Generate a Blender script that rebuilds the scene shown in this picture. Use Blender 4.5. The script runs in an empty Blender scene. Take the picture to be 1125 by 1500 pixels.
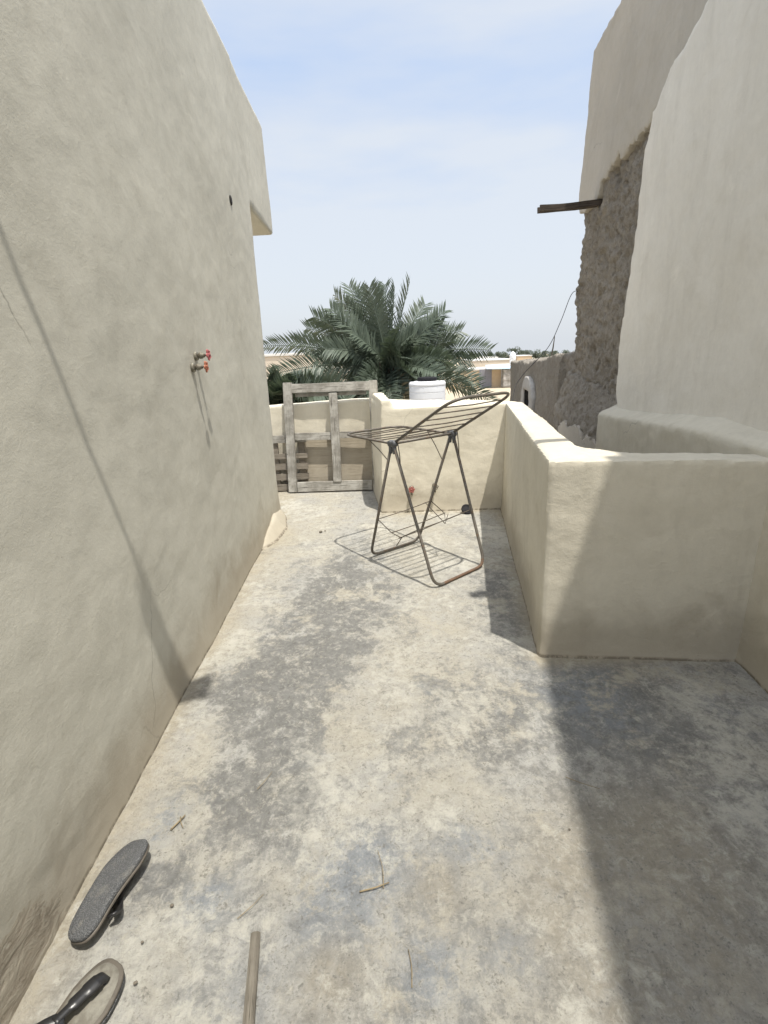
import bpy, bmesh, math, random
import numpy as np
from mathutils import Vector, Matrix, noise, Euler
random.seed(7)
R = math.radians
SC = bpy.context.scene
COL = SC.collection

# ------------------------------------------------------------------ camera, sky, sun, exposure
cam_d = bpy.data.cameras.new('camera'); cam = bpy.data.objects.new('camera', cam_d); COL.objects.link(cam)
SC.camera = cam
FOC, CX, CY, CAMH = 757.0, 562.5, 750.0, 1.5
_D = np.array([660 - CX, -(3200 - CY), FOC]); _D /= np.linalg.norm(_D)
_D = [float(q) for q in _D]; _sp = _D[2]; _cp = math.sqrt(1 - _sp * _sp); _sr = _D[0] / _cp; _cr = math.sqrt(1 - _sr * _sr)
FW = Vector((0, _cp, -_sp)); RT = _cr * Vector((1, 0, 0)) - _sr * Vector((0, _sp, _cp)); UP = _sr * Vector((1, 0, 0)) + _cr * Vector((0, _sp, _cp))
cam.matrix_world = Matrix(((RT.x, UP.x, -FW.x, 0), (RT.y, UP.y, -FW.y, 0), (RT.z, UP.z, -FW.z, CAMH), (0, 0, 0, 1)))
cam_d.sensor_fit = 'VERTICAL'; cam_d.sensor_height = 36; cam_d.lens = 36 * FOC / 1500
cam_d.clip_start = 0.02; cam_d.clip_end = 5000

SUN = Vector((0.19, -0.245, 1.0)).normalized()          # towards the sun
world = bpy.data.worlds.new('World'); SC.world = world; world.use_nodes = True
wn = world.node_tree; wn.nodes.clear()
def wnode(t, **k):
    n = wn.nodes.new(t)
    for a, b in k.items(): setattr(n, a, b)
    return n
sky = wnode('ShaderNodeTexSky'); sky.sky_type = 'NISHITA'; sky.sun_disc = False
sky.sun_elevation = math.asin(SUN.z); sky.sun_rotation = math.atan2(SUN.x, SUN.y)
sky.altitude = 100; sky.air_density = 1.0; sky.dust_density = 3.5; sky.ozone_density = 1.0
tc = wnode('ShaderNodeTexCoord'); mp = wnode('ShaderNodeMapping'); mp.inputs['Scale'].default_value = (1.3, 1.3, 5.5)
nz = wnode('ShaderNodeTexNoise'); nz.inputs['Scale'].default_value = 1.6; nz.inputs['Detail'].default_value = 5; nz.inputs['Roughness'].default_value = 0.5
cl = wnode('ShaderNodeMapRange'); cl.inputs[1].default_value = 0.38; cl.inputs[2].default_value = 0.66; cl.inputs[3].default_value = 0.0; cl.inputs[4].default_value = 0.85
sepz = wnode('ShaderNodeSeparateXYZ')
hz = wnode('ShaderNodeMapRange'); hz.interpolation_type = 'SMOOTHSTEP'; hz.inputs[1].default_value = 0.0; hz.inputs[2].default_value = 0.52; hz.inputs[3].default_value = 1.0; hz.inputs[4].default_value = 0.0
veil = wnode('ShaderNodeMix', data_type='RGBA'); veil.inputs[6].default_value = (3.45, 4.35, 5.95, 1); veil.inputs[7].default_value = (5.0, 5.3, 5.7, 1)   # dusty veil: blue high up, white low down
add1 = wnode('ShaderNodeMath', operation='ADD'); add1.use_clamp = True
mix = wnode('ShaderNodeMix', data_type='RGBA'); mix.inputs[0].default_value = 0.8
dot = wnode('ShaderNodeVectorMath', operation='DOT_PRODUCT'); dot.inputs[1].default_value = tuple(SUN)
mxz = wnode('ShaderNodeMath', operation='MAXIMUM'); mxz.inputs[1].default_value = 0.0
pw = wnode('ShaderNodeMath', operation='POWER'); pw.inputs[1].default_value = 4.0
aur = wnode('ShaderNodeMix', data_type='RGBA', blend_type='ADD'); aur.inputs[7].default_value = (9.0, 8.7, 8.2, 1)      # dust haze glow around the sun, added out of view to lift the fill light
bg = wnode('ShaderNodeBackground'); bg.inputs['Strength'].default_value = 0.085
out = wnode('ShaderNodeOutputWorld')
L = wn.links.new
L(tc.outputs['Generated'], mp.inputs[0]); L(mp.outputs[0], nz.inputs[0]); L(nz.outputs[0], cl.inputs[0])
L(tc.outputs['Generated'], sepz.inputs[0]); L(sepz.outputs[2], hz.inputs[0])
L(cl.outputs[0], add1.inputs[0]); L(hz.outputs[0], add1.inputs[1]); L(add1.outputs[0], veil.inputs[0])
L(sky.outputs[0], mix.inputs[6]); L(veil.outputs[2], mix.inputs[7])
L(tc.outputs['Generated'], dot.inputs[0]); L(dot.outputs['Value'], mxz.inputs[0]); L(mxz.outputs[0], pw.inputs[0]); L(pw.outputs[0], aur.inputs[0]); L(mix.outputs[2], aur.inputs[6])
L(aur.outputs[2], bg.inputs[0]); L(bg.outputs[0], out.inputs[0])

sun_d = bpy.data.lights.new('sun', 'SUN'); sun_d.energy = 2.6; sun_d.angle = R(0.7); sun_d.color = (1.0, 0.95, 0.86)
sun = bpy.data.objects.new('sun', sun_d); COL.objects.link(sun)
sun.rotation_euler = SUN.to_track_quat('Z', 'Y').to_euler()
SC.view_settings.view_transform = 'Standard'; SC.view_settings.look = 'None'; SC.view_settings.gamma = 1
SC.view_settings.exposure = 1.0

def at(u, v, y):
    """the point seen at (u, v) of the 1125 x 1500 photograph at the distance y"""
    r = FW + (u - CX) / FOC * RT - (v - CY) / FOC * UP
    return Vector((0, 0, CAMH)) + r * (y / r.y)

# ------------------------------------------------------------------ materials
def mat(name):
    m = bpy.data.materials.new(name); m.use_nodes = True
    nt = m.node_tree; b = nt.nodes['Principled BSDF']
    return m, nt, b
class N:
    """tiny node builder"""
    def __init__(s, nt): s.nt = nt
    def node(s, t, **k):
        n = s.nt.nodes.new(t)
        for a, b in k.items(): setattr(n, a, b)
        return n
    def put(s, sock, v):
        if isinstance(v, bpy.types.NodeSocket): s.nt.links.new(v, sock)
        elif isinstance(v, tuple) and len(v) == 3 and sock.type == 'RGBA': sock.default_value = (*v, 1)
        else: sock.default_value = v
    def pos(s): return s.node('ShaderNodeNewGeometry').outputs['Position']
    def obj(s): return s.node('ShaderNodeTexCoord').outputs['Object']
    def map(s, vec, scale=(1, 1, 1), loc=(0, 0, 0)):
        n = s.node('ShaderNodeMapping'); s.put(n.inputs[0], vec); n.inputs['Scale'].default_value = scale; n.inputs['Location'].default_value = loc
        return n.outputs[0]
    def noise(s, vec, scale, detail=4, rough=0.55, dist=0.0):
        n = s.node('ShaderNodeTexNoise'); s.put(n.inputs['Vector'], vec)
        n.inputs['Scale'].default_value = scale; n.inputs['Detail'].default_value = detail; n.inputs['Roughness'].default_value = rough; n.inputs['Distortion'].default_value = dist
        return n.outputs[0]
    def voro(s, vec, scale, feature='F1', out=0):
        n = s.node('ShaderNodeTexVoronoi', feature=feature); s.put(n.inputs['Vector'], vec); n.inputs['Scale'].default_value = scale
        return n.outputs[out]
    def ramp(s, fac, a, b, lo=0.0, hi=1.0):
        n = s.node('ShaderNodeMapRange'); s.put(n.inputs[0], fac); n.interpolation_type = 'SMOOTHSTEP'
        n.inputs[1].default_value = a; n.inputs[2].default_value = b; n.inputs[3].default_value = lo; n.inputs[4].default_value = hi
        return n.outputs[0]
    def math(s, op, a, b=0.0, c=None):
        n = s.node('ShaderNodeMath', operation=op); s.put(n.inputs[0], a); s.put(n.inputs[1], b)
        if c is not None: s.put(n.inputs[2], c)
        return n.outputs[0]
    def mix(s, fac, a, b, mode='MIX'):
        n = s.node('ShaderNodeMix', data_type='RGBA', blend_type=mode); s.put(n.inputs[0], fac); s.put(n.inputs[6], a); s.put(n.inputs[7], b)
        return n.outputs[2]
    def bump(s, h, strength, dist, prev=None):
        n = s.node('ShaderNodeBump'); s.put(n.inputs['Height'], h); n.inputs['Strength'].default_value = strength; n.inputs['Distance'].default_value = dist
        if prev is not None: s.put(n.inputs['Normal'], prev)
        return n.outputs[0]
    def sepz(s, vec):
        n = s.node('ShaderNodeSeparateXYZ'); s.put(n.inputs[0], vec); return n.outputs
    def attr(s, name):
        n = s.node('ShaderNodeAttribute'); n.attribute_name = name; return n.outputs['Fac']

def plaster(name, c1, c2, stain, dirt=0.5, rough=0.5, streaks=0.25, peel=False):
    m, nt, b = mat(name); n = N(nt); P = n.pos()
    big = n.noise(P, 0.9, 5, 0.6); med = n.noise(P, 3.5, 8, 0.65, 0.6); fine = n.noise(P, 22, 6, 0.7)
    col = n.mix(n.ramp(big, 0.36, 0.64), c1, c2)
    col = n.mix(n.ramp(med, 0.52, 0.74, 0, 0.55), col, stain)
    streak = n.noise(n.map(P, (3, 3, 0.8)), 1.4, 8, 0.7, 0.7)
    col = n.mix(n.ramp(streak, 0.46, 0.78, 0, streaks), col, tuple(0.80 * x for x in stain))
    pale = n.noise(n.map(P, (1, 1, 1), (4, 2, 7)), 2.3, 9, 0.7, 0.8)
    col = n.mix(n.ramp(pale, 0.58, 0.72, 0, 0.4), col, tuple(min(1, 1.14 * x) for x in c1))
    col = n.mix(n.ramp(fine, 0.3, 0.7, 0, 0.10), col, tuple(0.6 * x for x in stain))
    z = n.sepz(P)[2]
    low = n.math('MULTIPLY', n.ramp(n.math('ADD', z, n.math('MULTIPLY', med, -0.5)), -0.2, 0.16, 1, 0), dirt)
    col = n.mix(low, col, (0.290, 0.250, 0.190))
    joint = n.math('MULTIPLY', n.ramp(z, 0.002, 0.016, 1, 0), n.ramp(fine, 0.38, 0.56, 0.1, 0.75))
    col = n.mix(n.math('MULTIPLY', joint, 1.0 if dirt > 0.3 else 0.0), col, (0.12, 0.10, 0.075))
    wob = n.node('ShaderNodeVectorMath', operation='ADD'); n.put(wob.inputs[0], P)
    wn_ = n.node('ShaderNodeTexNoise'); n.put(wn_.inputs['Vector'], P); wn_.inputs['Scale'].default_value = 3.0; wn_.inputs['Detail'].default_value = 5
    wsc = n.node('ShaderNodeVectorMath', operation='SCALE'); n.put(wsc.inputs[0], wn_.outputs['Color']); wsc.inputs['Scale'].default_value = 0.35; n.put(wob.inputs[1], wsc.outputs[0])
    crk = n.math('MULTIPLY', n.ramp(n.voro(wob.outputs[0], 0.9, 'DISTANCE_TO_EDGE'), 0.0, 0.005, 1, 0), n.ramp(n.noise(P, 1.3, 2), 0.55, 0.66, 0, 0.55))
    col = n.mix(crk, col, tuple(0.45 * x for x in stain))
    blot = n.ramp(n.noise(n.map(P, (1, 1, 0.7), (9, 1, 3)), 1.9, 7, 0.6, 0.4), 0.56, 0.70, 0, 0.22)
    col = n.mix(blot, col, tuple(0.78 * x for x in stain))
    pit = n.ramp(n.voro(P, 9.0), 0.0, 0.035, 1, 0)
    col = n.mix(n.math('MULTIPLY', pit, 0.5), col, tuple(0.35 * x for x in stain))
    pm = None
    if peel:
        xyz = n.sepz(P)
        fy = n.math('MULTIPLY', n.ramp(xyz[1], 0.55, 0.75), n.ramp(xyz[1], 0.92, 1.22, 1, 0))
        fl_ = n.noise(n.map(P, (1, 7, 16)), 1.4, 8, 0.7, 0.6)
        e_ = n.math('ADD', n.math('MULTIPLY', fy, n.ramp(z, 0.0, 0.34, 1.0, 0.0)), n.math('MULTIPLY', n.math('SUBTRACT', fl_, 0.5), 1.5))
        pm = n.ramp(e_, 0.42, 0.47)
        col = n.mix(n.math('MULTIPLY', pm, 0.85), col, n.mix(n.ramp(fl_, 0.40, 0.6), (0.270, 0.232, 0.180), (0.400, 0.360, 0.290)))
    n.put(b.inputs['Base Color'], col); b.inputs['Roughness'].default_value = 0.92; b.inputs['Specular IOR Level'].default_value = 0.15
    tr = n.noise(n.map(P, (1.0, 1.0, 1.6)), 7, 5, 0.6, 0.5)
    h = n.bump(tr, 0.22 * rough, 0.03)
    h = n.bump(n.noise(P, 45, 5, 0.7), 0.5 * rough, 0.008, h)
    h = n.bump(n.noise(P, 190, 3, 0.6), 0.5 * rough, 0.003, h)
    if peel:
        h = n.bump(n.math('MULTIPLY', pm, -1.0), 0.8, 0.012, h); h = n.bump(n.math('MULTIPLY', pm, fl_), 0.9, 0.03, h)
    n.put(b.inputs['Normal'], h)
    return m
M = {}
M['plaster_cool'] = plaster('grey beige plaster', (0.550, 0.533, 0.462), (0.505, 0.488, 0.421), (0.450, 0.431, 0.364), 0.7, 0.32, 0.2, True)
M['plaster_warm'] = plaster('cream plaster', (0.760, 0.710, 0.590), (0.715, 0.665, 0.545), (0.640, 0.585, 0.470), 0.5)
M['plaster_box'] = plaster('khaki plaster', (0.620, 0.583, 0.487), (0.560, 0.524, 0.434), (0.490, 0.452, 0.366), 0.6, 0.5, 0.40)
M['plaster_pale'] = plaster('pale wall plaster', (0.750, 0.718, 0.645), (0.695, 0.662, 0.588), (0.620, 0.582, 0.505), 0.2, 0.5, 0.35)
M['plaster_old'] = plaster('old brown plaster', (0.480, 0.445, 0.385), (0.435, 0.402, 0.345), (0.390, 0.355, 0.300), 0.2, 0.8)

M['grey_wash'] = plaster('grey lime wash', (0.430, 0.412, 0.380), (0.370, 0.348, 0.312), (0.310, 0.285, 0.248), 0.0, 1.0, 0.6)

def mudmat(name, c1, c2, c3, sc=1.0):
    m, nt, b = mat(name); n = N(nt); P = n.pos()
    a = n.noise(P, 2.2 * sc, 6, 0.65); f = n.noise(P, 16 * sc, 8, 0.75, 0.5); g = n.noise(n.map(P, (1, 1, 0.5)), 42 * sc, 5, 0.7)
    col = n.mix(n.ramp(a, 0.35, 0.65), c1, c2)
    col = n.mix(n.ramp(f, 0.42, 0.68, 0, 0.8), col, c3)
    straw = n.ramp(n.noise(n.map(P, (1, 1, 4)), 30 * sc, 3, 0.5, 2.0), 0.62, 0.72, 0, 0.5)
    col = n.mix(straw, col, tuple(1.35 * x for x in c1))
    n.put(b.inputs['Base Color'], col); b.inputs['Roughness'].default_value = 0.97; b.inputs['Specular IOR Level'].default_value = 0.08
    h = n.bump(f, 0.9, 0.08); h = n.bump(g, 0.9, 0.035, h)
    n.put(b.inputs['Normal'], h); return m
M['mud'] = mudmat('rough mud', (0.495, 0.448, 0.380), (0.425, 0.382, 0.322), (0.290, 0.256, 0.212))
M['mud_far'] = mudmat('weathered mud wall', (0.415, 0.378, 0.322), (0.362, 0.326, 0.275), (0.290, 0.258, 0.215), 0.8)

def floormat():
    m, nt, b = mat('dusty cement floor'); n = N(nt); P = n.pos()
    n1 = n.noise(P, 1.7, 8, 0.68, 0.5); n2 = n.noise(P, 5.5, 10, 0.74, 0.35); n3 = n.noise(P, 28, 8, 0.72, 0.6); n4 = n.noise(P, 110, 5, 0.7)
    fl = n.noise(n.map(P, (1.0, 0.45, 1)), 17, 7, 0.74, 0.7)
    s = n.math('MULTIPLY_ADD', n.noise(n.map(P, (1, 0.8, 1), (4, 4, 4)), 11, 8, 0.72, 0.3), 0.55, n.math('MULTIPLY_ADD', n1, 0.30, n.math('MULTIPLY_ADD', n2, 0.70, n.math('MULTIPLY_ADD', n3, 0.70, n.math('MULTIPLY', fl, 0.55)))))
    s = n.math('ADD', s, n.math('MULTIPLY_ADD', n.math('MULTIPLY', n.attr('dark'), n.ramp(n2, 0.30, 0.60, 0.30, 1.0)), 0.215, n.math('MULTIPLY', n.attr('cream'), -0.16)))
    g = n.ramp(s, 1.33, 1.57)                                        # 0 dust, 1 bare cement
    grey = n.mix(n.ramp(n.math('ADD', n2, n.math('MULTIPLY', n3, 0.6)), 0.65, 0.95), (0.158, 0.157, 0.148), (0.220, 0.218, 0.206))
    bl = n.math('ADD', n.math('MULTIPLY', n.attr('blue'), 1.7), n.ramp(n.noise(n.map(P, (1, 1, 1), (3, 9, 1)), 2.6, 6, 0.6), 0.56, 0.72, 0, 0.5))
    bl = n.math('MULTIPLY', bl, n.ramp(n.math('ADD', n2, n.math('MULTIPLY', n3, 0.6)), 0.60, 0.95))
    light = n.mix(n.ramp(n.noise(n.map(P, (1, 1, 1), (5, 1, 0)), 2.2, 8, 0.68, 0.6), 0.42, 0.60), (0.385, 0.381, 0.358), (0.420, 0.401, 0.348))
    light = n.mix(n.math('MULTIPLY', n.attr('cream'), n.ramp(n2, 0.3, 0.6, 0.2, 0.8)), light, (0.395, 0.370, 0.308))
    col = n.mix(g, light, grey)
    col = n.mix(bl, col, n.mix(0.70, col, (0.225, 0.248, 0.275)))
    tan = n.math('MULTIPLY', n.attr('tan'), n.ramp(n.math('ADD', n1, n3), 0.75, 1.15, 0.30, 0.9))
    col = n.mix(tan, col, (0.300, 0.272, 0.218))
    pale = n.ramp(n.math('ADD', n3, n.math('MULTIPLY', fl, 0.8)), 0.96, 1.16, 0, 0.7)
    col = n.mix(pale, col, (0.450, 0.435, 0.385))
    dk = n.ramp(n.math('ADD', n.math('MULTIPLY', n3, 0.9), n4), 0.72, 0.90, 0.65, 0)
    col = n.mix(dk, col, (0.135, 0.130, 0.115))
    cr2 = n.ramp(n.noise(n.map(P, (1, 1, 1), (2, 8, 4)), 3.4, 11, 0.78, 0.2), 0.53, 0.64, 0, 0.85)
    col = n.mix(cr2, col, (0.430, 0.400, 0.330))
    col = n.mix(n.math('MULTIPLY', n.attr('edge'), n.ramp(n.math('ADD', n2, n.math('MULTIPLY', n3, 0.5)), 0.5, 0.85, 0.35, 0.95)), col, (0.395, 0.355, 0.275))
    hi = n.noise(n.map(P, (1, 0.7, 1), (1, 6, 2)), 46, 9, 0.8, 0.3); hi2 = n.noise(n.map(P, (1, 1, 1), (8, 2, 2)), 19, 9, 0.78, 0.4)
    col = n.mix(n.ramp(hi2, 0.40, 0.52, 0.34, 0), col, n.mix(0.45, col, (0.10, 0.10, 0.098)))
    col = n.mix(n.ramp(hi2, 0.53, 0.66, 0, 0.60), col, (0.420, 0.402, 0.350))
    col = n.mix(n.ramp(hi, 0.36, 0.50, 0.26, 0), col, n.mix(0.55, col, (0.085, 0.083, 0.078)))
    col = n.mix(n.ramp(hi, 0.54, 0.66, 0, 0.40), col, (0.445, 0.428, 0.378))
    chalk = n.math('MULTIPLY', n.ramp(n.math('ADD', n.noise(n.map(P, (1, 0.8, 1), (12, 3, 1)), 2.4, 9, 0.72, 0.3), n.math('MULTIPLY', hi2, 0.5)), 0.76, 0.92, 0, 0.9), n.math('SUBTRACT', 1.0, n.math('MULTIPLY', n.attr('dark'), 0.6)))
    col = n.mix(chalk, col, (0.500, 0.486, 0.430))
    dusk = n.ramp(n.math('ADD', n.noise(n.map(P, (1, 0.8, 1), (2, 13, 5)), 2.0, 9, 0.72, 0.3), n.math('MULTIPLY', hi2, -0.5)), 0.30, 0.46, 0, 0.60)
    col = n.mix(dusk, col, n.mix(0.6, col, (0.125, 0.125, 0.122)))
    speck = n.ramp(n.voro(P, 34), 0.0, 0.09, 1, 0)
    spm = n.ramp(n.noise(P, 5, 2), 0.52, 0.62)
    col = n.mix(n.math('MULTIPLY', n.math('MULTIPLY', speck, spm), 0.7), col, (0.50, 0.48, 0.42))
    sp2 = n.ramp(n.voro(n.map(P, (1, 1, 1), (7, 3, 2)), 13), 0.0, 0.045, 1, 0)
    col = n.mix(n.math('MULTIPLY', sp2, 0.65), col, (0.07, 0.06, 0.045))
    n.put(b.inputs['Base Color'], col)
    n.put(b.inputs['Roughness'], n.ramp(g, 0, 1, 0.95, 0.75)); b.inputs['Specular IOR Level'].default_value = 0.2
    h = n.bump(hi2, 0.55, 0.018); h = n.bump(hi, 0.55, 0.008, h); h = n.bump(fl, 0.4, 0.02, h); h = n.bump(n3, 0.55, 0.012, h); h = n.bump(n4, 0.5, 0.005, h); h = n.bump(s, 0.3, 0.02, h)
    n.put(b.inputs['Normal'], h); return m
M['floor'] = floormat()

def woodmat(name, axis, c1, c2, dark, paint=0.0, pc=(0.62, 0.60, 0.55), fine=1.7):
    m, nt, b = mat(name); n = N(nt); P = n.obj()
    sc = [34 * fine] * 3; sc[axis] = 1.6 * fine
    g = n.noise(n.map(P, tuple(sc)), 1.0, 6, 0.65, 0.4); g2 = n.noise(P, 7, 6, 0.65)
    sc2 = [80 * fine] * 3; sc2[axis] = 2.2 * fine
    cr = n.noise(n.map(P, tuple(sc2)), 1.0, 3, 0.5)
    col = n.mix(n.ramp(g, 0.35, 0.65), c1, c2)
    col = n.mix(n.ramp(g2, 0.3, 0.62, 0.5, 0.0), col, dark)
    if paint: col = n.mix(n.ramp(n.math('ADD', g2, n.math('MULTIPLY', g, 0.6)), 0.78, 0.92, 0, paint), col, pc)
    col = n.mix(n.ramp(cr, 0.62, 0.70, 0, 0.85), col, tuple(0.35 * x for x in dark))
    knot = n.ramp(n.voro(P, 5.5), 0.0, 0.07, 0.8, 0)
    col = n.mix(knot, col, tuple(0.5 * x for x in dark))
    n.put(b.inputs['Base Color'], col); b.inputs['Roughness'].default_value = 0.88; b.inputs['Specular IOR Level'].default_value = 0.2
    h = n.bump(g, 0.5, 0.006); h = n.bump(cr, 0.6, 0.004, h); n.put(b.inputs['Normal'], h); return m
M['wood_v'] = woodmat('whitewashed grey wood upright', 2, (0.38, 0.365, 0.330), (0.275, 0.262, 0.232), (0.120, 0.108, 0.090), 0.55, (0.50, 0.485, 0.445))
M['wood_h'] = woodmat('whitewashed grey wood across', 0, (0.38, 0.365, 0.330), (0.275, 0.262, 0.232), (0.120, 0.108, 0.090), 0.55, (0.50, 0.485, 0.445))
M['slat'] = woodmat('grey pallet wood', 0, (0.27, 0.24, 0.20), (0.21, 0.185, 0.15), (0.11, 0.095, 0.075))
M['board'] = woodmat('brown board', 0, (0.42, 0.375, 0.30), (0.375, 0.33, 0.26), (0.30, 0.26, 0.20))
M['spout'] = woodmat('dark weathered timber', 0, (0.105, 0.085, 0.068), (0.070, 0.056, 0.045), (0.035, 0.028, 0.022))
M['stick'] = woodmat('grey stick', 1, (0.200, 0.182, 0.150), (0.145, 0.130, 0.105), (0.06, 0.052, 0.042), fine=4.0)
M['twig'] = woodmat('straw', 0, (0.30, 0.245, 0.155), (0.24, 0.19, 0.115), (0.13, 0.10, 0.06))

def simple(name, col, rough=0.5, metal=0.0, var=0.25, scale=20, spec=0.5, bump=0.15, col2=None, cover=(0.5, 0.7), space='obj'):
    m, nt, b = mat(name); n = N(nt); P = n.obj() if space == 'obj' else n.pos()
    a = n.noise(P, scale, 6, 0.65); f = n.noise(P, scale * 5, 4, 0.6)
    c = n.mix(n.ramp(a, 0.35, 0.65), col, tuple((1 - var) * x for x in col))
    if col2: c = n.mix(n.ramp(n.math('MULTIPLY_ADD', f, 0.4, n.math('MULTIPLY', a, 0.8)), *cover), c, col2)
    n.put(b.inputs['Base Color'], c); b.inputs['Metallic'].default_value = metal; b.inputs['Specular IOR Level'].default_value = spec
    n.put(b.inputs['Roughness'], n.ramp(a, 0.3, 0.7, max(0, rough - 0.1), min(1, rough + 0.1)))
    n.put(b.inputs['Normal'], n.bump(f, bump, 0.002)); return m
M['tube'] = simple('dull painted steel tube', (0.150, 0.135, 0.115), 0.5, 0.25, 0.3, 30, 0.4, 0.2, (0.20, 0.125, 0.075), (0.62, 0.80))
M['rust'] = simple('rusty steel tube', (0.165, 0.105, 0.070), 0.75, 0.2, 0.3, 30, 0.3, 0.4, (0.14, 0.115, 0.095), (0.62, 0.75))
M['wire'] = simple('rusty wire', (0.135, 0.115, 0.092), 0.6, 0.3, 0.3, 40, 0.4, 0.2, (0.17, 0.10, 0.06), (0.62, 0.8))
M['hinge'] = simple('dark grey plastic joint', (0.10, 0.105, 0.115), 0.5, 0, 0.2)
M['brass'] = simple('dull plumbing metal', (0.25, 0.235, 0.19), 0.55, 0.4, 0.3, 60, 0.5, 0.3, (0.14, 0.12, 0.09), (0.55, 0.7))
M['red'] = simple('faded red paint', (0.42, 0.115, 0.095), 0.5, 0, 0.3, 60)
M['pink'] = simple('faded pink red paint', (0.46, 0.13, 0.13), 0.5, 0, 0.3, 60)
M['orange'] = simple('faded orange red paint', (0.46, 0.165, 0.09), 0.5, 0, 0.3, 60)
M['tank'] = simple('white plastic', (0.80, 0.81, 0.825), 0.35, 0, 0.05, 6, 0.4, 0.03, (0.70, 0.70, 0.70), (0.72, 0.95))
M['black'] = simple('black plastic', (0.022, 0.022, 0.025), 0.75, 0, 0.3, 20, 0.15)
M['rubber'] = simple('black rubber strap', (0.020, 0.020, 0.021), 0.40, 0, 0.2, 30, 0.6, 0.03)
M['insole'] = simple('worn grey beige foam', (0.150, 0.138, 0.112), 0.7, 0, 0.25, 14, 0.3, 0.3, (0.215, 0.205, 0.172), (0.5, 0.75))
M['rim'] = simple('grey brown foam rim', (0.115, 0.100, 0.080), 0.7, 0, 0.25, 20)
M['cable'] = simple('grey cable', (0.055, 0.055, 0.055), 0.6)
M['dark'] = simple('shade black', (0.02, 0.018, 0.015), 0.9)  # near-black colour stands in for the shade inside openings
M['stone'] = simple('small stone', (0.16, 0.14, 0.11), 0.9, 0, 0.4, 60)
M['tin'] = simple('pale blue sheet metal', (0.50, 0.62, 0.72), 0.5, 0.1, 0.15, 1.0)
M['door_grey'] = simple('grey steel sheet', (0.235, 0.235, 0.265), 0.6, 0, 0.12, 1.0)
M['peach'] = simple('peach painted render', (0.60, 0.46, 0.31), 0.9, 0, 0.15, 0.8, 0.2, 0.2, (0.54, 0.43, 0.32), (0.6, 0.8))
M['cream_far'] = simple('pale cream render', (0.60, 0.53, 0.44), 0.9, 0, 0.1, 0.5, 0.2, 0.2)
M['grey_far'] = simple('grey stone render', (0.40, 0.375, 0.345), 0.95, 0, 0.3, 2.0, 0.1, 0.4, (0.25, 0.235, 0.21), (0.5, 0.7))
M['white_far'] = simple('whitewashed roof', (0.66, 0.645, 0.62), 0.9, 0, 0.12, 0.8, 0.2, 0.2)
M['trunk'] = simple('palm trunk', (0.075, 0.060, 0.044), 0.95, 0, 0.5, 8, 0.1, 0.8)
M['lamp'] = simple('grey lamp metal', (0.35, 0.35, 0.34), 0.5, 0.3, 0.1)
m, nt, b = mat('textured grey sole'); n = N(nt); P = n.obj()
v = n.voro(P, 260); c = n.mix(n.ramp(v, 0.1, 0.6), (0.165, 0.168, 0.170), (0.075, 0.077, 0.079)); c = n.mix(n.ramp(n.noise(P, 18, 5, 0.6), 0.5, 0.72, 0, 0.45), c, (0.25, 0.235, 0.20))
n.put(b.inputs['Base Color'], c); b.inputs['Roughness'].default_value = 0.75; n.put(b.inputs['Normal'], n.bump(v, 0.9, 0.004)); M['sole'] = m
def groundmat():
    m, nt, b = mat('desert ground'); n = N(nt); P = n.pos()
    c = n.mix(n.ramp(n.noise(P, 0.05, 8, 0.65), 0.35, 0.65), (0.50, 0.425, 0.31), (0.43, 0.36, 0.26))
    c = n.mix(n.ramp(n.noise(P, 1.2, 8, 0.7), 0.5, 0.7, 0, 0.5), c, (0.33, 0.275, 0.20))
    n.put(b.inputs['Base Color'], c); b.inputs['Roughness'].default_value = 0.95; n.put(b.inputs['Normal'], n.bump(n.noise(P, 3, 8, 0.7), 0.6, 0.1)); return m
M['ground'] = groundmat()
def leafmat(name, c1, c2, spec=0.45, tr=0.12):
    m, nt, b = mat(name); n = N(nt); P = n.pos()
    c = n.mix(n.ramp(n.noise(P, 1.4, 4, 0.6), 0.35, 0.65), c1, c2)
    c = n.mix(n.ramp(n.noise(P, 14, 3, 0.6), 0.45, 0.7, 0, 0.4), c, tuple(1.3 * x for x in c1))
    n.put(b.inputs['Base Color'], c); b.inputs['Roughness'].default_value = 0.48; b.inputs['Specular IOR Level'].default_value = spec
    b.inputs['Transmission Weight'].default_value = 0
    t = n.node('ShaderNodeBsdfTranslucent'); n.put(t.inputs[0], n.mix(0.5, c, (0.10, 0.14, 0.04)))
    ms = n.node('ShaderNodeMixShader'); ms.inputs[0].default_value = tr
    nt.links.new(b.outputs[0], ms.inputs[1]); nt.links.new(t.outputs[0], ms.inputs[2]); nt.links.new(ms.outputs[0], nt.nodes['Material Output'].inputs[0])
    return m
M['palm'] = leafmat('dusty palm leaf', (0.118, 0.146, 0.108), (0.082, 0.107, 0.076), 0.5, 0.22)
M['palm_dry'] = leafmat('dry palm leaf', (0.20, 0.165, 0.095), (0.14, 0.12, 0.075), 0.2)
M['tree'] = leafmat('far tree leaf', (0.085, 0.100, 0.068), (0.065, 0.078, 0.055), 0.2)

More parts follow.
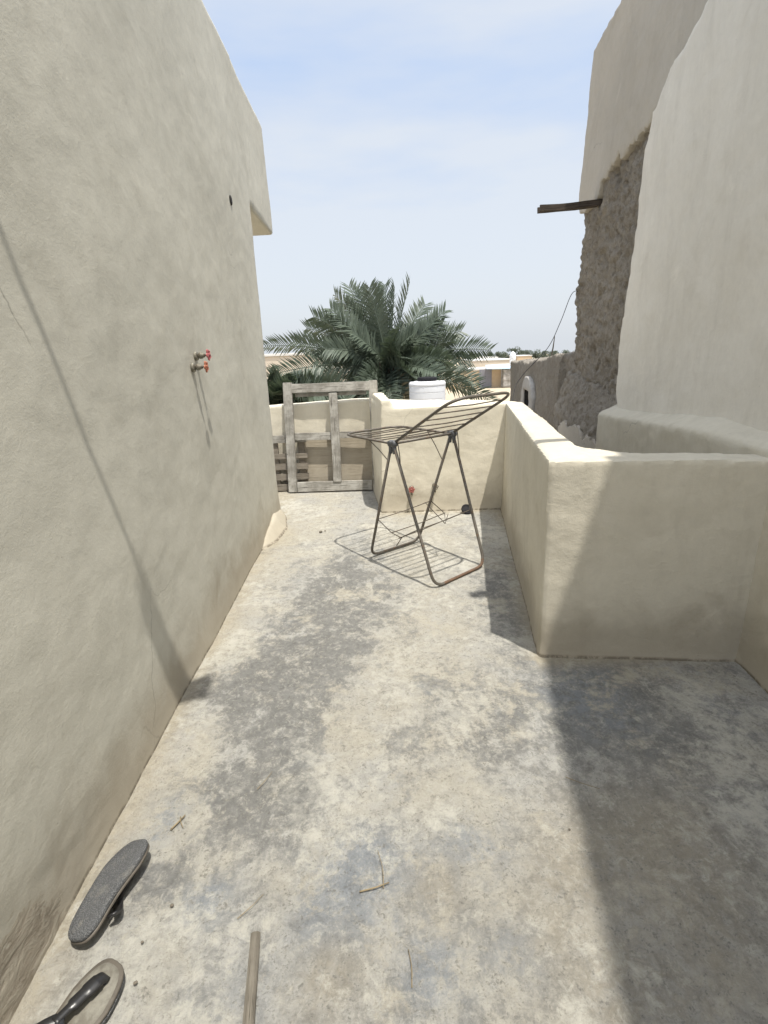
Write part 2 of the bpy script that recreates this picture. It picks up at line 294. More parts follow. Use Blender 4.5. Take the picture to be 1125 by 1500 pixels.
# ------------------------------------------------------------------ mesh helpers
def link(name, verts, faces, m, parent=None, smooth=False):
    me = bpy.data.meshes.new(name); me.from_pydata([tuple(v) for v in verts], [], faces); me.update()
    if m: me.materials.append(m)
    if smooth: me.polygons.foreach_set('use_smooth', [True] * len(me.polygons))
    o = bpy.data.objects.new(name, me); COL.objects.link(o)
    if parent: o.parent = parent
    return o
class MB:
    def __init__(s): s.v = []; s.f = []
    def add(s, V, F):
        k = len(s.v); s.v += [Vector(v) for v in V]; s.f += [tuple(i + k for i in f) for f in F]; return s
    def box(s, c, d, rot=None):
        V = [Vector((x * d[0] / 2, y * d[1] / 2, z * d[2] / 2)) for x in (-1, 1) for y in (-1, 1) for z in (-1, 1)]
        if rot is not None: V = [rot @ v for v in V]
        return s.add([v + Vector(c) for v in V], [(0, 1, 3, 2), (4, 6, 7, 5), (0, 4, 5, 1), (2, 3, 7, 6), (0, 2, 6, 4), (1, 5, 7, 3)])
    def hull(s, bot, top):
        """closed prism between two loops"""
        n = len(bot); F = [tuple(range(n))[::-1], tuple(range(n, 2 * n))] + [(i, (i + 1) % n, n + (i + 1) % n, n + i) for i in range(n)]
        return s.add(list(bot) + list(top), F)
    def prism(s, poly, z0, z1): return s.hull([(x, y, z0) for x, y in poly], [(x, y, z1) for x, y in poly])
    def tube(s, pts, r, n=10, cap=True, flat=1.0):
        pts = [Vector(p) for p in pts]; rs = r if isinstance(r, (list, tuple)) else [r] * len(pts); V = []; F = []
        t = (pts[1] - pts[0]).normalized(); a = t.orthogonal().normalized()
        for i, p in enumerate(pts):
            t2 = (pts[min(i + 1, len(pts) - 1)] - pts[max(i - 1, 0)]).normalized()
            a = (a - t2 * a.dot(t2)).normalized(); b = t2.cross(a)
            V += [p + (a * math.cos(2 * math.pi * k / n) + b * math.sin(2 * math.pi * k / n) * flat) * rs[i] for k in range(n)]
        for i in range(len(pts) - 1): F += [(i * n + k, i * n + (k + 1) % n, (i + 1) * n + (k + 1) % n, (i + 1) * n + k) for k in range(n)]
        if cap: F += [tuple(range(n))[::-1], tuple(range((len(pts) - 1) * n, len(pts) * n))]
        return s.add(V, F)
    def lathe(s, prof, c=(0, 0, 0), n=32, axis=None):
        V = []; F = []; q = Vector((0, 0, 1)).rotation_difference(Vector(axis)) if axis is not None else None
        for r, z in prof:
            for k in range(n):
                p = Vector((r * math.cos(2 * math.pi * k / n), r * math.sin(2 * math.pi * k / n), z))
                V.append((q @ p if q else p) + Vector(c))
        for i in range(len(prof) - 1): F += [(i * n + k, i * n + (k + 1) % n, (i + 1) * n + (k + 1) % n, (i + 1) * n + k) for k in range(n)]
        F += [tuple(range(n))[::-1], tuple(range((len(prof) - 1) * n, len(prof) * n))]
        return s.add(V, F)
    def build(s, name, m, parent=None, smooth=False, bevel=0.0): 
        o = link(name, s.v, s.f, m, parent, smooth)
        if bevel:
            bm = bmesh.new(); bm.from_mesh(o.data); bmesh.ops.recalc_face_normals(bm, faces=bm.faces)
            bmesh.ops.bevel(bm, geom=list(bm.edges), offset=bevel, segments=2, affect='EDGES', profile=0.6)
            bm.to_mesh(o.data); bm.free()
        return o
def fbm(p, sc, o=3): return noise.fractal(p * sc, 0.9, 2.0, o)
def mud(name, mb, m, parent=None, voxel=0.03, smooth=4, amps=((1.3, 0.018), (5, 0.006)), keep=None, sharp=0):
    """closed pieces melted into one hand-plastered skin"""
    o = link(name, mb.v, mb.f, m, parent)
    bm = bmesh.new(); bm.from_mesh(o.data); bmesh.ops.recalc_face_normals(bm, faces=bm.faces); bm.to_mesh(o.data); bm.free()
    r = o.modifiers.new('r', 'REMESH'); r.mode = 'VOXEL'; r.voxel_size = voxel
    if smooth: q = o.modifiers.new('s', 'SMOOTH'); q.factor = 0.5; q.iterations = smooth
    dg = bpy.context.evaluated_depsgraph_get(); me = bpy.data.meshes.new_from_object(o.evaluated_get(dg))
    o.modifiers.clear(); old = o.data; o.data = me; me.name = name; bpy.data.meshes.remove(old)
    if not me.materials: me.materials.append(m)
    nv = len(me.vertices); co = np.empty(nv * 3, 'f'); no = np.empty(nv * 3, 'f')
    me.vertices.foreach_get('co', co); me.vertices.foreach_get('normal', no); co = co.reshape(-1, 3); no = no.reshape(-1, 3)
    d = np.empty(nv, 'f')
    for i in range(nv):
        p = Vector(co[i]); t = 0.0
        for a in amps: t += a[1] * (fbm(p, a[0], a[2]) if len(a) > 2 else noise.noise(p * a[0]))
        if keep: t += keep(p)
        d[i] = t
    co += no * d[:, None]
    me.vertices.foreach_set('co', co.ravel()); me.update()
    me.polygons.foreach_set('use_smooth', [True] * len(me.polygons))
    if sharp: me.set_sharp_from_angle(angle=R(sharp))
    return o
def empty(name, loc=(0, 0, 0), rot=(0, 0, 0)):
    o = bpy.data.objects.new(name, None); COL.objects.link(o); o.location = loc; o.rotation_euler = rot; o.empty_display_size = 0.1; return o
def tag(o, label, cat, group=None):
    o['label'] = label; o['category'] = cat
    if group: o['group'] = group
    return o
def structure(o): o['kind'] = 'structure'; return o
def jag(a, b, step, amp, seed=0):
    a = Vector(a); b = Vector(b); n = max(2, int((b - a).length / step)); nrm = Vector((-(b - a).y, (b - a).x)).normalized(); o = []
    for i in range(n):
        p = a.lerp(b, i / n); w = 0 if i == 0 else 1
        o.append(p + nrm * amp * w * (noise.noise(Vector((p.x * 7, p.y * 7, seed))) + 0.7 * noise.noise(Vector((p.x * 23, p.y * 23, seed + 5)))))
    return o
def jagline(pts, step, amp, seed=0):
    o = []
    for a, b in zip(pts[:-1], pts[1:]): o += jag(a, b, step, amp, seed)
    return o + [Vector(pts[-1])]
def curve(pts, n=8):
    """Catmull-Rom through the points"""
    P = [Vector(p) for p in pts]; P = [2 * P[0] - P[1]] + P + [2 * P[-1] - P[-2]]; o = []
    for i in range(1, len(P) - 2):
        for k in range(n):
            t = k / n; a, b, c, d = P[i - 1:i + 3]
            o.append(0.5 * ((2 * b) + (c - a) * t + (2 * a - 5 * b + 4 * c - d) * t * t + (3 * b - a - 3 * c + d) * t ** 3))
    return o + [P[-2]]
def rounded(pts, r, n=6):
    """polyline with filleted corners"""
    P = [Vector(p) for p in pts]; o = [P[0]]
    for a, b, c in zip(P[:-2], P[1:-1], P[2:]):
        u = (a - b).normalized() * min(r, (a - b).length * 0.45); w = (c - b).normalized() * min(r, (c - b).length * 0.45)
        for k in range(n + 1):
            t = k / n; o.append((b + u) * (1 - t) ** 2 + b * 2 * t * (1 - t) + (b + w) * t * t)
    return o + [P[-1]]

# ------------------------------------------------------------------ ground and terrace floor
g = MB().add([(-2500, -300, -3.5), (2500, -300, -3.5), (2500, 85, -3.5), (-2500, 85, -3.5), (2500, 4500, -63), (-2500, 4500, -63)], [(0, 1, 2, 3), (3, 2, 4, 5)])
structure(g.build('ground', M['ground']))

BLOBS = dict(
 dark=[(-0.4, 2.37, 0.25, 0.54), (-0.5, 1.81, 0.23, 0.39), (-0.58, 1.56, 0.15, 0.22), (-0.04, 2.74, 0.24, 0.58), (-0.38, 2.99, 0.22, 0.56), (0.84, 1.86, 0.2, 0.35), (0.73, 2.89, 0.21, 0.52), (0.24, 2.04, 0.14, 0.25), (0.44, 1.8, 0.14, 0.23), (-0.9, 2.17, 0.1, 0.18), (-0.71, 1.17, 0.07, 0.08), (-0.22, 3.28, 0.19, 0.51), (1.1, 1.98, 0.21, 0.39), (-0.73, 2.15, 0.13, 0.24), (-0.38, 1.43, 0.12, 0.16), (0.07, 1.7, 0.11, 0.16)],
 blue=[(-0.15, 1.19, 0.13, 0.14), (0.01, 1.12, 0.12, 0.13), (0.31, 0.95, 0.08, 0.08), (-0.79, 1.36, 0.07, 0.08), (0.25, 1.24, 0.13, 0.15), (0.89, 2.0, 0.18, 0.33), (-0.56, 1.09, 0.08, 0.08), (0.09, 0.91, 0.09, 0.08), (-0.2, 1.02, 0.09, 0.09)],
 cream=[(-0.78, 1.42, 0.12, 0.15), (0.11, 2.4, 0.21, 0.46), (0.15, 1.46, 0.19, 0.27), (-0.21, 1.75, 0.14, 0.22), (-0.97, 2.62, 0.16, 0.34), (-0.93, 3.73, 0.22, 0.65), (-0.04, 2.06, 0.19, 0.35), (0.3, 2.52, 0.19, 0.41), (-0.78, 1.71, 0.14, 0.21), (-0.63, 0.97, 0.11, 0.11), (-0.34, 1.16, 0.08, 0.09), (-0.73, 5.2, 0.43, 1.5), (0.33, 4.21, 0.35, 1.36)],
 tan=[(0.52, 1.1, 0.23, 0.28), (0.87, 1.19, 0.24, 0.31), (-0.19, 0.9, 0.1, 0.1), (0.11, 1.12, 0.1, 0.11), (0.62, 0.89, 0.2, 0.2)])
def floor_edge_x(y): return 0.86 + (y - 2.285) * 0.153 if y > 2.36 else 1.9
def build_floor():
    st = 0.02; xs = np.arange(-2.7, 1.92, st); ys = np.arange(-1.2, 6.12, st); nx, ny = len(xs), len(ys)
    V = []; 
    for y in ys:
        for x in xs:
            p = Vector((x, y, 0)); V.append((x, y, 0.006 * noise.noise(p * 1.7) + 0.0025 * noise.noise(p * 6) + 0.0016 * fbm(p, 22, 2) - 0.004))
    F = []
    for j in range(ny - 1):
        for i in range(nx - 1):
            if xs[i] < floor_edge_x(ys[j]): F.append((j * nx + i, j * nx + i + 1, (j + 1) * nx + i + 1, (j + 1) * nx + i))
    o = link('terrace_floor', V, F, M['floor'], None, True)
    X, Y = np.meshgrid(xs, ys)
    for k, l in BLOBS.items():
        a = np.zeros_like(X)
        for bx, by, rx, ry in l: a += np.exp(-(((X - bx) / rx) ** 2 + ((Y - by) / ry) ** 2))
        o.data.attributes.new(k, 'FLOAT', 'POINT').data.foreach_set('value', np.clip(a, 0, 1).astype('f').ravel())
    # dust swept up against the foot of the walls
    dl = X + 0.955 + 0.019 * (Y - 1); e = np.exp(-(np.clip(dl, 0, 9) / 0.085) ** 2)
    dp = np.abs(X - (0.762 + (Y - 2.285) * 0.153)); e += np.where(Y > 2.25, np.exp(-(dp / 0.07) ** 2), 0)
    e += np.where((X > 0.74), np.exp(-((Y - 2.25) / 0.07) ** 2), 0)
    e += np.where((X > -0.05), np.exp(-((Y - 4.82) / 0.10) ** 2), 0)
    e += 0.9 * np.exp(-(((X + 0.93) / 0.13) ** 2 + ((Y - 4.3) / 0.32) ** 2))
    o.data.attributes.new('edge', 'FLOAT', 'POINT').data.foreach_set('value', np.clip(e, 0, 1).astype('f').ravel())
    return structure(o)
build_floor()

# the house we stand on, below the terrace
t = MB().prism([(-2.7, -1.2), (1.88, -1.2), (1.88, 2.36), (0.93, 2.36), (1.36, 5.05), (1.30, 6.14), (-2.7, 6.14)], -3.5, -0.03)
o = mud('terrace_house', t, M['plaster_old'], None, 0.09, 2, ((1.3, 0.02),))
tag(o, 'plastered lower house that carries the terrace floor', 'house')

# ------------------------------------------------------------------ left house
lh = empty('plastered_house', (-1.3, 3, 0)); tag(lh, 'tall grey beige plastered house wall along the left of the terrace', 'house')
def wallx(y): return -0.941 - 0.019 * y
t = MB()
zt = 3.70
t.hull([(wallx(-1.6), -1.6, -0.12), (wallx(4.98), 4.98, -0.12), (-1.75, 4.98, -0.12), (-1.75, -1.6, -0.12)],
       [(wallx(-1.6), -1.6, zt), (wallx(4.98), 4.98, zt), (-1.75, 4.98, zt), (-1.75, -1.6, zt)])
t.hull([(wallx(4.5), 4.5, 2.74), (wallx(6.10), 6.10, 2.73), (-1.75, 6.10, 2.73), (-1.75, 4.5, 2.74)],
       [(wallx(4.5), 4.5, zt), (wallx(6.03), 6.03, zt - 0.02), (-1.75, 6.03, zt - 0.02), (-1.75, 4.5, zt)])
def left_keep(p):
    d = 0.0
    f = max(0, 1 - p.z / 0.25) if p.x > -1.2 else 0
    d += 0.010 * f * f
    e = max(0, 1 - abs(p.y - 0.95) / 0.55) * max(0, 1 - max(0, p.z) / 0.30)       # peeled plaster at the foot
    if e > 0.12 and p.x > -1.2: d -= 0.005 * min(1, e * 3) * (0.3 + 1.6 * abs(noise.noise(Vector((p.y * 9, p.z * 22, 1))))) 
    return d
mud('wall', t, M['plaster_cool'], lh, 0.024, 1, ((0.8, 0.018), (2.6, 0.005), (9, 0.0022), (22, 0.0012)), left_keep).matrix_parent_inverse = lh.matrix_basis.inverted()
# weep hole: a solid stub, the shade inside put into its black colour
P0 = Vector((-1.018, 4.22, 2.585)); t = MB()
t.lathe([(0.020, -0.02), (0.030, 0.0), (0.033, 0.008), (0.028, 0.012), (0.01, 0.013)], P0, 16, (1, 0.019, 0))
o = t.build('weep_hole', M['dark'], lh, True); o.matrix_parent_inverse = lh.matrix_basis.inverted()
# lump of plaster at the foot of the far corner
t = MB(); t.hull([(-1.2, 3.85, -0.06), (-0.99, 3.85, -0.04), (-0.88, 4.15, -0.04), (-0.84, 4.45, -0.04), (-0.95, 4.9, -0.04), (-1.2, 5.05, -0.06)],
                 [(-1.2, 3.95, 0.0), (-1.03, 3.95, 0.0), (-1.005, 4.2, 0.10), (-1.005, 4.5, 0.13), (-1.03, 4.95, 0.05), (-1.2, 5.0, 0.05)])
o = mud('plaster_skirt', t, M['plaster_box'], lh, 0.016, 14, ((4, 0.010), (11, 0.004))); o.matrix_parent_inverse = lh.matrix_basis.inverted()

# ------------------------------------------------------------------ parapets
t = MB()
t.hull([(0.762, 2.285, -0.1), (1.165, 4.95, -0.1), (1.36, 4.95, -0.1), (0.972, 2.40, -0.1)],
       [(0.752, 2.285, 1.005), (1.177, 4.95, 1.012), (1.345, 4.95, 1.012), (0.965, 2.40, 1.005)])
t.hull([(0.762, 2.285, -0.1), (0.90, 2.435, -0.1), (2.15, 2.31, -0.1), (2.15, 2.115, -0.1)],
       [(0.752, 2.285, 1.005), (0.90, 2.435, 1.005), (2.15, 2.28, 0.985), (2.15, 2.13, 0.985)])
t.hull([(0.93, 2.36, -0.1), (1.02, 2.66, -0.1), (1.22, 2.37, -0.1)], [(0.93, 2.36, 1.0), (1.005, 2.62, 1.0), (1.20, 2.37, 0.995)])
def par_keep(p): return 0.010 * max(0, 1 - p.z / 0.12) ** 2
o = mud('parapet_wall', t, M['plaster_box'], None, 0.014, 1, ((1.5, 0.009), (5, 0.0035), (13, 0.0022), (34, 0.0012)), par_keep, 34)
tag(o, 'waist high L shaped cream plaster parapet with a broad rounded top, around the stairwell', 'parapet')

t = MB()
t.hull([(-0.018, 4.86, -0.1), (1.30, 4.812, -0.1), (1.30, 5.05, -0.1), (-0.14, 6.06, -0.1)],
       [(0.004, 4.86, 1.0), (1.30, 4.85, 1.012), (1.30, 5.03, 1.012), (-0.12, 6.06, 1.0)])
t.hull([(0.0, 4.86, 0.9), (0.085, 4.862, 0.9), (0.05, 6.02, 0.9), (-0.10, 6.02, 0.9)], [(0.006, 4.865, 1.088), (0.10, 4.867, 1.085), (0.04, 5.98, 1.07), (-0.09, 5.98, 1.07)])
t.hull([(0.08, 4.865, 0.9), (0.20, 4.865, 0.9), (0.20, 5.02, 0.9), (0.08, 5.02, 0.9)], [(0.09, 4.87, 1.08), (0.135, 4.87, 1.015), (0.135, 5.0, 1.015), (0.09, 5.0, 1.08)])
o = mud('back_wall', t, M['plaster_warm'], None, 0.016, 1, ((1.5, 0.008), (5, 0.004), (13, 0.0022), (34, 0.0012)), par_keep, 34)
tag(o, 'sunlit cream wall across the back of the terrace, behind the drying rack', 'wall')
t = MB()
t.hull([(-2.6, 5.97, -0.1), (-0.02, 5.94, -0.1), (-0.02, 6.12, -0.1), (-2.6, 6.13, -0.1)],
       [(-2.6, 5.97, 0.93), (-0.02, 5.94, 1.01), (-0.02, 6.10, 1.01), (-2.6, 6.11, 0.93)])
o = mud('recessed_wall', t, M['plaster_warm'], None, 0.02, 3, ((1.5, 0.010), (5, 0.005), (14, 0.002)), par_keep)
tag(o, 'low cream wall set back in the corner that the wooden frame leans on', 'wall')

# ------------------------------------------------------------------ right house: mud core, two plaster coats, ledge
T0 = Vector((1.82, 2.2, 0)); TD = Vector((0.1, 1, 0)).normalized(); TN = Vector((TD.y, -TD.x, 0))
def tw(s, off, z): return T0 + TD * s + TN * off + Vector((0, 0, z))
def slab(mb, poly, o0, o1): mb.hull([tw(p[0], o0, p[1]) for p in poly], [tw(p[0], o1, p[1]) for p in poly])
rh = empty('mud_brick_house', (2.3, 3, -3.5)); tag(rh, 'tall mud brick house on the right with plaster fallen away from its far corner', 'house')
RI = Matrix.Translation((-2.3, -3, 3.5))
def rchild(o): o.matrix_parent_inverse = RI; return o
t = MB(); t.hull([tw(1.7, 0.0, -3.5), tw(4.02, 0.0, -3.5), tw(4.02, 1.2, -3.5), tw(1.7, 1.2, -3.5)], [tw(1.7, 0.03, 4.10), tw(3.88, 0.03, 4.12), tw(3.88, 1.2, 4.12), tw(1.7, 1.2, 4.10)])
def core_keep(p):
    if p.z > 3.05 or p.z < -0.2: return 0
    v = noise.voronoi(p * 8.0)[0]; c = max(0, 0.42 - v[0]); h = max(0, noise.noise(p * 11 + Vector((3, 1, 8))) - 0.28)
    q = max(0, noise.noise(Vector((p.x * 26, p.y * 26, p.z * 16))) - 0.25); return 0.030 * c - 0.11 * h - 0.06 * q
rchild(mud('wall', t, M['mud'], rh, 0.018, 0, ((1.4, 0.03), (5, 0.020, 3), (15, 0.022, 3), (40, 0.008)), core_keep))
# thick new plaster coat
edge = [(2.10, -3.4), (2.12, 0.80), (2.155, 0.958), (2.23, 1.187), (2.236, 1.617), (2.15, 2.012), (2.14, 2.477), (2.145, 2.829), (2.04, 3.021), (1.86, 3.162), (1.63, 3.204), (1.46, 3.25), (1.28, 3.32), (1.1, 3.6), (1.0, 4.2)]
poly = [Vector((-5.2, -0.3)), Vector((1.2, -0.3)), Vector((1.2, -3.4))] + jagline(edge, 0.03, 0.030, 2) + [Vector((-1.0, 4.2)), Vector((-5.2, 4.2))]
t = MB(); slab(t, poly, -0.055, 0.35)
rchild(mud('new_plaster_coat', t, M['plaster_pale'], rh, 0.024, 1, ((0.9, 0.018), (2.8, 0.006), (9, 0.003), (30, 0.0012)), None, 32))
# older thin coat higher up
low = [(4.06, 2.86), (3.70, 2.80), (3.46, 2.80), (3.17, 2.938), (2.87, 2.99), (2.62, 2.955), (2.25, 3.011), (1.6, 3.05)]
poly = jagline(low, 0.025, 0.06, 9) + [Vector((1.0, 3.05)), Vector((1.0, 4.17)), Vector((2.4, 4.165)), Vector((3.84, 4.19)), Vector((3.90, 3.7))]
t = MB(); slab(t, poly, -0.014, 0.2)
rchild(mud('old_plaster_coat', t, M['plaster_old'], rh, 0.016, 0, ((1.2, 0.014), (4, 0.007), (14, 0.003)), None, 30))
# high parapet of the roof, over our heads: its edge throws the long shadow on the floor
t = MB(); t.hull([(1.77, 1.4, 4.0), (1.05, -2.6, 4.0), (4, -3, 4.0), (4, 1.5, 4.0)], [(1.745, 1.4, 4.9), (1.02, -2.6, 4.9), (4, -3, 4.9), (4, 1.5, 4.9)])
rchild(mud('roof_parapet', t, M['plaster_pale'], rh, 0.05, 3, ((1.3, 0.02),)))
# ledge and lower wall at the foot
def zl(s): return 1.03 if s < 0.6 else 1.03 - 0.062 * (s - 0.6)
t = MB()
def lo_(s): return -0.115 if s < 0.1 else -0.155
lp = [-5.5, -0.06, 0.6, 1.4, 2.30]
for a, b in zip(lp[:-1], lp[1:]):
    lo = -0.12 if b < 0.1 else -3.5
    t.hull([tw(a, lo_(a), lo), tw(b + 0.004, lo_(b), lo), tw(b + 0.004, 0.1, lo), tw(a, 0.1, lo)], [tw(a, lo_(a) - 0.01, zl(a)), tw(b + 0.004, lo_(b) - 0.01, zl(b)), tw(b + 0.004, 0.1, zl(b) + 0.14), tw(a, 0.1, zl(a) + 0.14)])
rchild(mud('ledge', t, M['plaster_box'], rh, 0.020, 2, ((1.3, 0.016), (4.5, 0.007), (14, 0.003), (30, 0.0012)), lambda p: 0.012 * max(0, 1 - abs(p.z) / 0.12) ** 2))
# pale render low on the far part, torn along the top
poly = [Vector((2.2, -3.4)), Vector((3.78, -3.4))] + jagline([(3.78, 0.45), (3.78, 0.60), (3.66, 0.66), (3.54, 0.69), (3.35, 0.66), (3.16, 0.685), (2.98, 0.715), (2.79, 0.655), (2.56, 0.64), (2.40, 0.66), (2.2, 0.66)], 0.012, 0.055, 4)
t = MB(); slab(t, poly, -0.150, 0.05)
rchild(t.build('torn_render', M['plaster_old'], rh))
t = MB()
t.hull([tw(2.2, -0.125, 0.3), tw(4.15, -0.125, 0.3), tw(4.15, 0.3, 0.3), tw(2.2, 0.3, 0.3)], [tw(2.2, -0.125, 0.74), tw(4.15, -0.125, 0.76), tw(4.15, 0.3, 0.76), tw(2.2, 0.3, 0.74)])
t.hull([tw(2.2, -0.125, 0.735), tw(4.15, -0.125, 0.755), tw(4.15, 0.3, 0.755), tw(2.2, 0.3, 0.735)], [tw(2.2, 0.0, 1.05), tw(4.10, -0.01, 1.22), tw(4.10, 0.3, 1.22), tw(2.2, 0.3, 1.05)])
rchild(mud('mud_footing', t, M['mud'], rh, 0.024, 1, ((2, 0.012), (6, 0.02, 3), (17, 0.02, 3)), core_keep))
# timber rain spout
a = tw(3.40, 0.15, 2.80); b_ = Vector((1.590, 5.545, 2.750)); ax = (b_ - a).normalized(); w = Vector((0, 1, 0)); w = (w - ax * w.dot(ax)).normalized(); u = ax.cross(w)
t = MB()
pr = [(-0.055, -0.032), (-0.055, 0.034), (-0.035, 0.036), (-0.030, -0.005), (0.028, -0.006), (0.034, 0.033), (0.054, 0.031), (0.052, -0.034)]
ln = (b_ - a).length; V = []
for k in range(9):
    x = ln * k / 8
    for i, (p, q) in enumerate(pr): V.append(Vector((x, p * 0.85 + 0.004 * noise.noise(Vector((x * 5, i, 1))), q * 0.75 + 0.005 * noise.noise(Vector((x * 5, i, 9))) - 0.012 * math.sin(x * 4))))
F = [tuple(range(8))[::-1], tuple(range(64, 72))] + [(r * 8 + i, r * 8 + (i + 1) % 8, r * 8 + 8 + (i + 1) % 8, r * 8 + 8 + i) for r in range(8) for i in range(8)]
t.add(V, F); sp = t.build('rain_spout', M['spout'], rh)
sp.matrix_parent_inverse = RI; sp.matrix_basis = Matrix(((ax.x, w.x, -u.x, a.x), (ax.y, w.y, -u.y, a.y), (ax.z, w.z, -u.z, a.z), (0, 0, 0, 1)))

t = MB(); t.hull([(1.95, 2.19, 3.36), (1.95, 2.27, 3.36), (1.16, 2.22, 3.30), (1.16, 2.14, 3.30)], [(1.95, 2.19, 3.42), (1.95, 2.27, 3.42), (1.16, 2.22, 3.36), (1.16, 2.14, 3.36)])
rchild(t.build('rain_spout', M['spout'], rh, False, 0.006))

# ------------------------------------------------------------------ mud house further along
mh = empty('ruined_mud_house', (2.6, 9, -3.5)); tag(mh, 'low crumbling mud house with a small dark window beyond the parapet', 'house')
MI = Matrix.Translation((-2.6, -9, 3.5))
D2 = Vector((0.13, 1, 0)).normalized(); N2 = Vector((D2.y, -D2.x, 0))
def mw(s, off, z): return Vector((2.22, 6.70, 0)) + D2 * s + N2 * off + Vector((0, 0, z))
t = MB()
tops = [(0, 1.40), (0.7, 1.37), (1.3, 1.31), (2.0, 1.29), (2.8, 1.22), (3.5, 1.25), (4.3, 1.20), (5.3, 1.20)]
for (a, za), (b2, zb) in zip(tops[:-1], tops[1:]):
    t.hull([mw(a, 0, -3.5), mw(b2 + 0.01, 0, -3.5), mw(b2 + 0.01, 1.2, -3.5), mw(a, 1.2, -3.5)], [mw(a, 0.05, za), mw(b2 + 0.01, 0.05, zb), mw(b2 + 0.01, 1.2, zb + 0.1), mw(a, 1.2, za + 0.1)])
t.hull([mw(-0.7, 0.35, -3.5), mw(0.1, 0.1, -3.5), mw(0.1, 1.6, -3.5), mw(-0.7, 1.6, -3.5)], [mw(-0.7, 0.35, 1.43), mw(0.1, 0.1, 1.40), mw(0.1, 1.6, 1.45), mw(-0.7, 1.6, 1.47)])
def mh_keep(p):
    d = p - mw(2.3, 0, 0.5); s = d.dot(D2)
    return -0.16 if (abs(s) < 0.27 and 0.0 < p.z < 0.84 and d.dot(N2) < 0.12) else 0.0
o = mud('wall', t, M['mud_far'], mh, 0.032, 0, ((1.0, 0.03), (3.5, 0.02), (12, 0.014, 3)), mh_keep); o.matrix_parent_inverse = MI
poly = []
for k in range(15):
    a = math.pi * k / 14; poly.append((2.3 + 0.62 * math.cos(a) * (1 if k not in (4, 9) else 0.9), 0.60 + 0.42 * math.sin(a)))
poly = [(2.92, -0.3)] + poly + [(1.68, -0.3), (1.98, -0.3), (1.98, 0.80), (2.64, 0.80), (2.64, -0.3)]
t = MB(); t.hull([mw(p[0], -0.022, p[1]) for p in poly], [mw(p[0], 0.06, p[1]) for p in poly])
wf = mud('window_surround', t, M['grey_wash'], mh, 0.02, 0, ((3, 0.012), (9, 0.010))); wf.matrix_parent_inverse = MI
t = MB(); t.hull([mw(2.0, 0.0, -0.3), mw(2.6, 0.0, -0.3), mw(2.6, 0.06, -0.3), mw(2.0, 0.06, -0.3)], [mw(2.0, 0.0, 0.82), mw(2.6, 0.0, 0.82), mw(2.6, 0.06, 0.82), mw(2.0, 0.06, 0.82)])
for k in range(4): t.tube([mw(2.10 + k * 0.13, -0.008, -0.3), mw(2.10 + k * 0.13, -0.008, 0.80)], 0.009, 6)
o = t.build('window', M['dark'], mh); o.matrix_parent_inverse = MI  # solid panel filling the slot, coloured black for the shade indoors
t = MB(); t.tube([mw(0.9, 0.1, 1.30), mw(0.87, 0.12, 1.47), mw(0.80, 0.12, 1.62)], [0.012, 0.009, 0.005], 6)
tag(t.build('dry_stick', M['stick']), 'short dry stick poking up from the top of the ruined mud house', 'stick')

# hanging cable
t = MB(); t.tube(curve([tw(3.93, 0.05, 2.05), (2.122, 6.0, 2.029), (2.01, 5.98, 1.75), (1.872, 5.95, 1.476), (1.602, 5.9, 1.207), (1.480, 5.8, 1.02), (1.36, 5.4, 0.60), (1.31, 5.1, 0.35), (1.36, 5.05, -0.6)], 8), 0.0036, 6)
tag(t.build('electric_cable', M['cable'], None, True), 'thin dark cable sagging from the mud house corner to behind the parapet', 'cable')

# ------------------------------------------------------------------ drying rack
dr = empty('drying_rack', (0.30, 3.55, 0)); tag(dr, 'folding metal clothes drying rack with one wing raised, standing on the terrace floor', 'drying rack')
DI = Matrix.Translation((-0.30, -3.55, 0))
def dchild(o): o.matrix_parent_inverse = DI; return o
J1 = Vector((0.074, 3.396, 0.921)); J2 = Vector((0.512, 3.721, 0.923)); AX = (J2 - J1).normalized(); PP = Vector((0.596, -0.803, 0)); Z = Vector((0, 0, 1))
r1, r2, r3, r4 = Vector((-0.116, 3.698, 0.011)), Vector((0.275, 4.0, 0.011)), Vector((0.314, 3.095, 0.011)), Vector((0.711, 3.442, 0.011))
def U(a, f1, f2, b2): return rounded([a, f1, f2, b2], 0.09, 7)
t = MB(); t.tube(U(J1 - PP * 0.01, r1, r2, J2 - PP * 0.01), 0.0105, 10); dchild(t.build('leg_frame', M['tube'], dr, True))
lp = U(J1 + PP * 0.01, r3, r4, J2 + PP * 0.01); t = MB(); t.tube(lp, 0.0105, 10); lf2 = dchild(t.build('leg_frame', M['tube'], dr, True))
lf2.data.materials.append(M['rust'])
for p in lf2.data.polygons:
    c = p.center
    if c.z < 0.06 and (c - r3).dot(AX) > 0.08: p.material_index = 1
t = MB(); t.tube([J1, J2], 0.009, 10); dchild(t.build('top_bar', M['tube'], dr, True))
for j in (J1, J2):
    t = MB()
    for q in (-1, 1):
        c = j + PP * 0.016 * q
        t.lathe([(0.010, -0.018), (0.021, -0.016), (0.023, -0.010), (0.023, 0.010), (0.021, 0.016), (0.010, 0.018)], c, 18, AX)
        t.tube([c, j + (PP * 0.35 * q - Z).normalized() * 0.07], [0.016, 0.013], 10)
    t.tube([j - PP * 0.03, j + PP * 0.03], 0.013, 10)
    dchild(t.build('hinge', M['hinge'], dr, True))
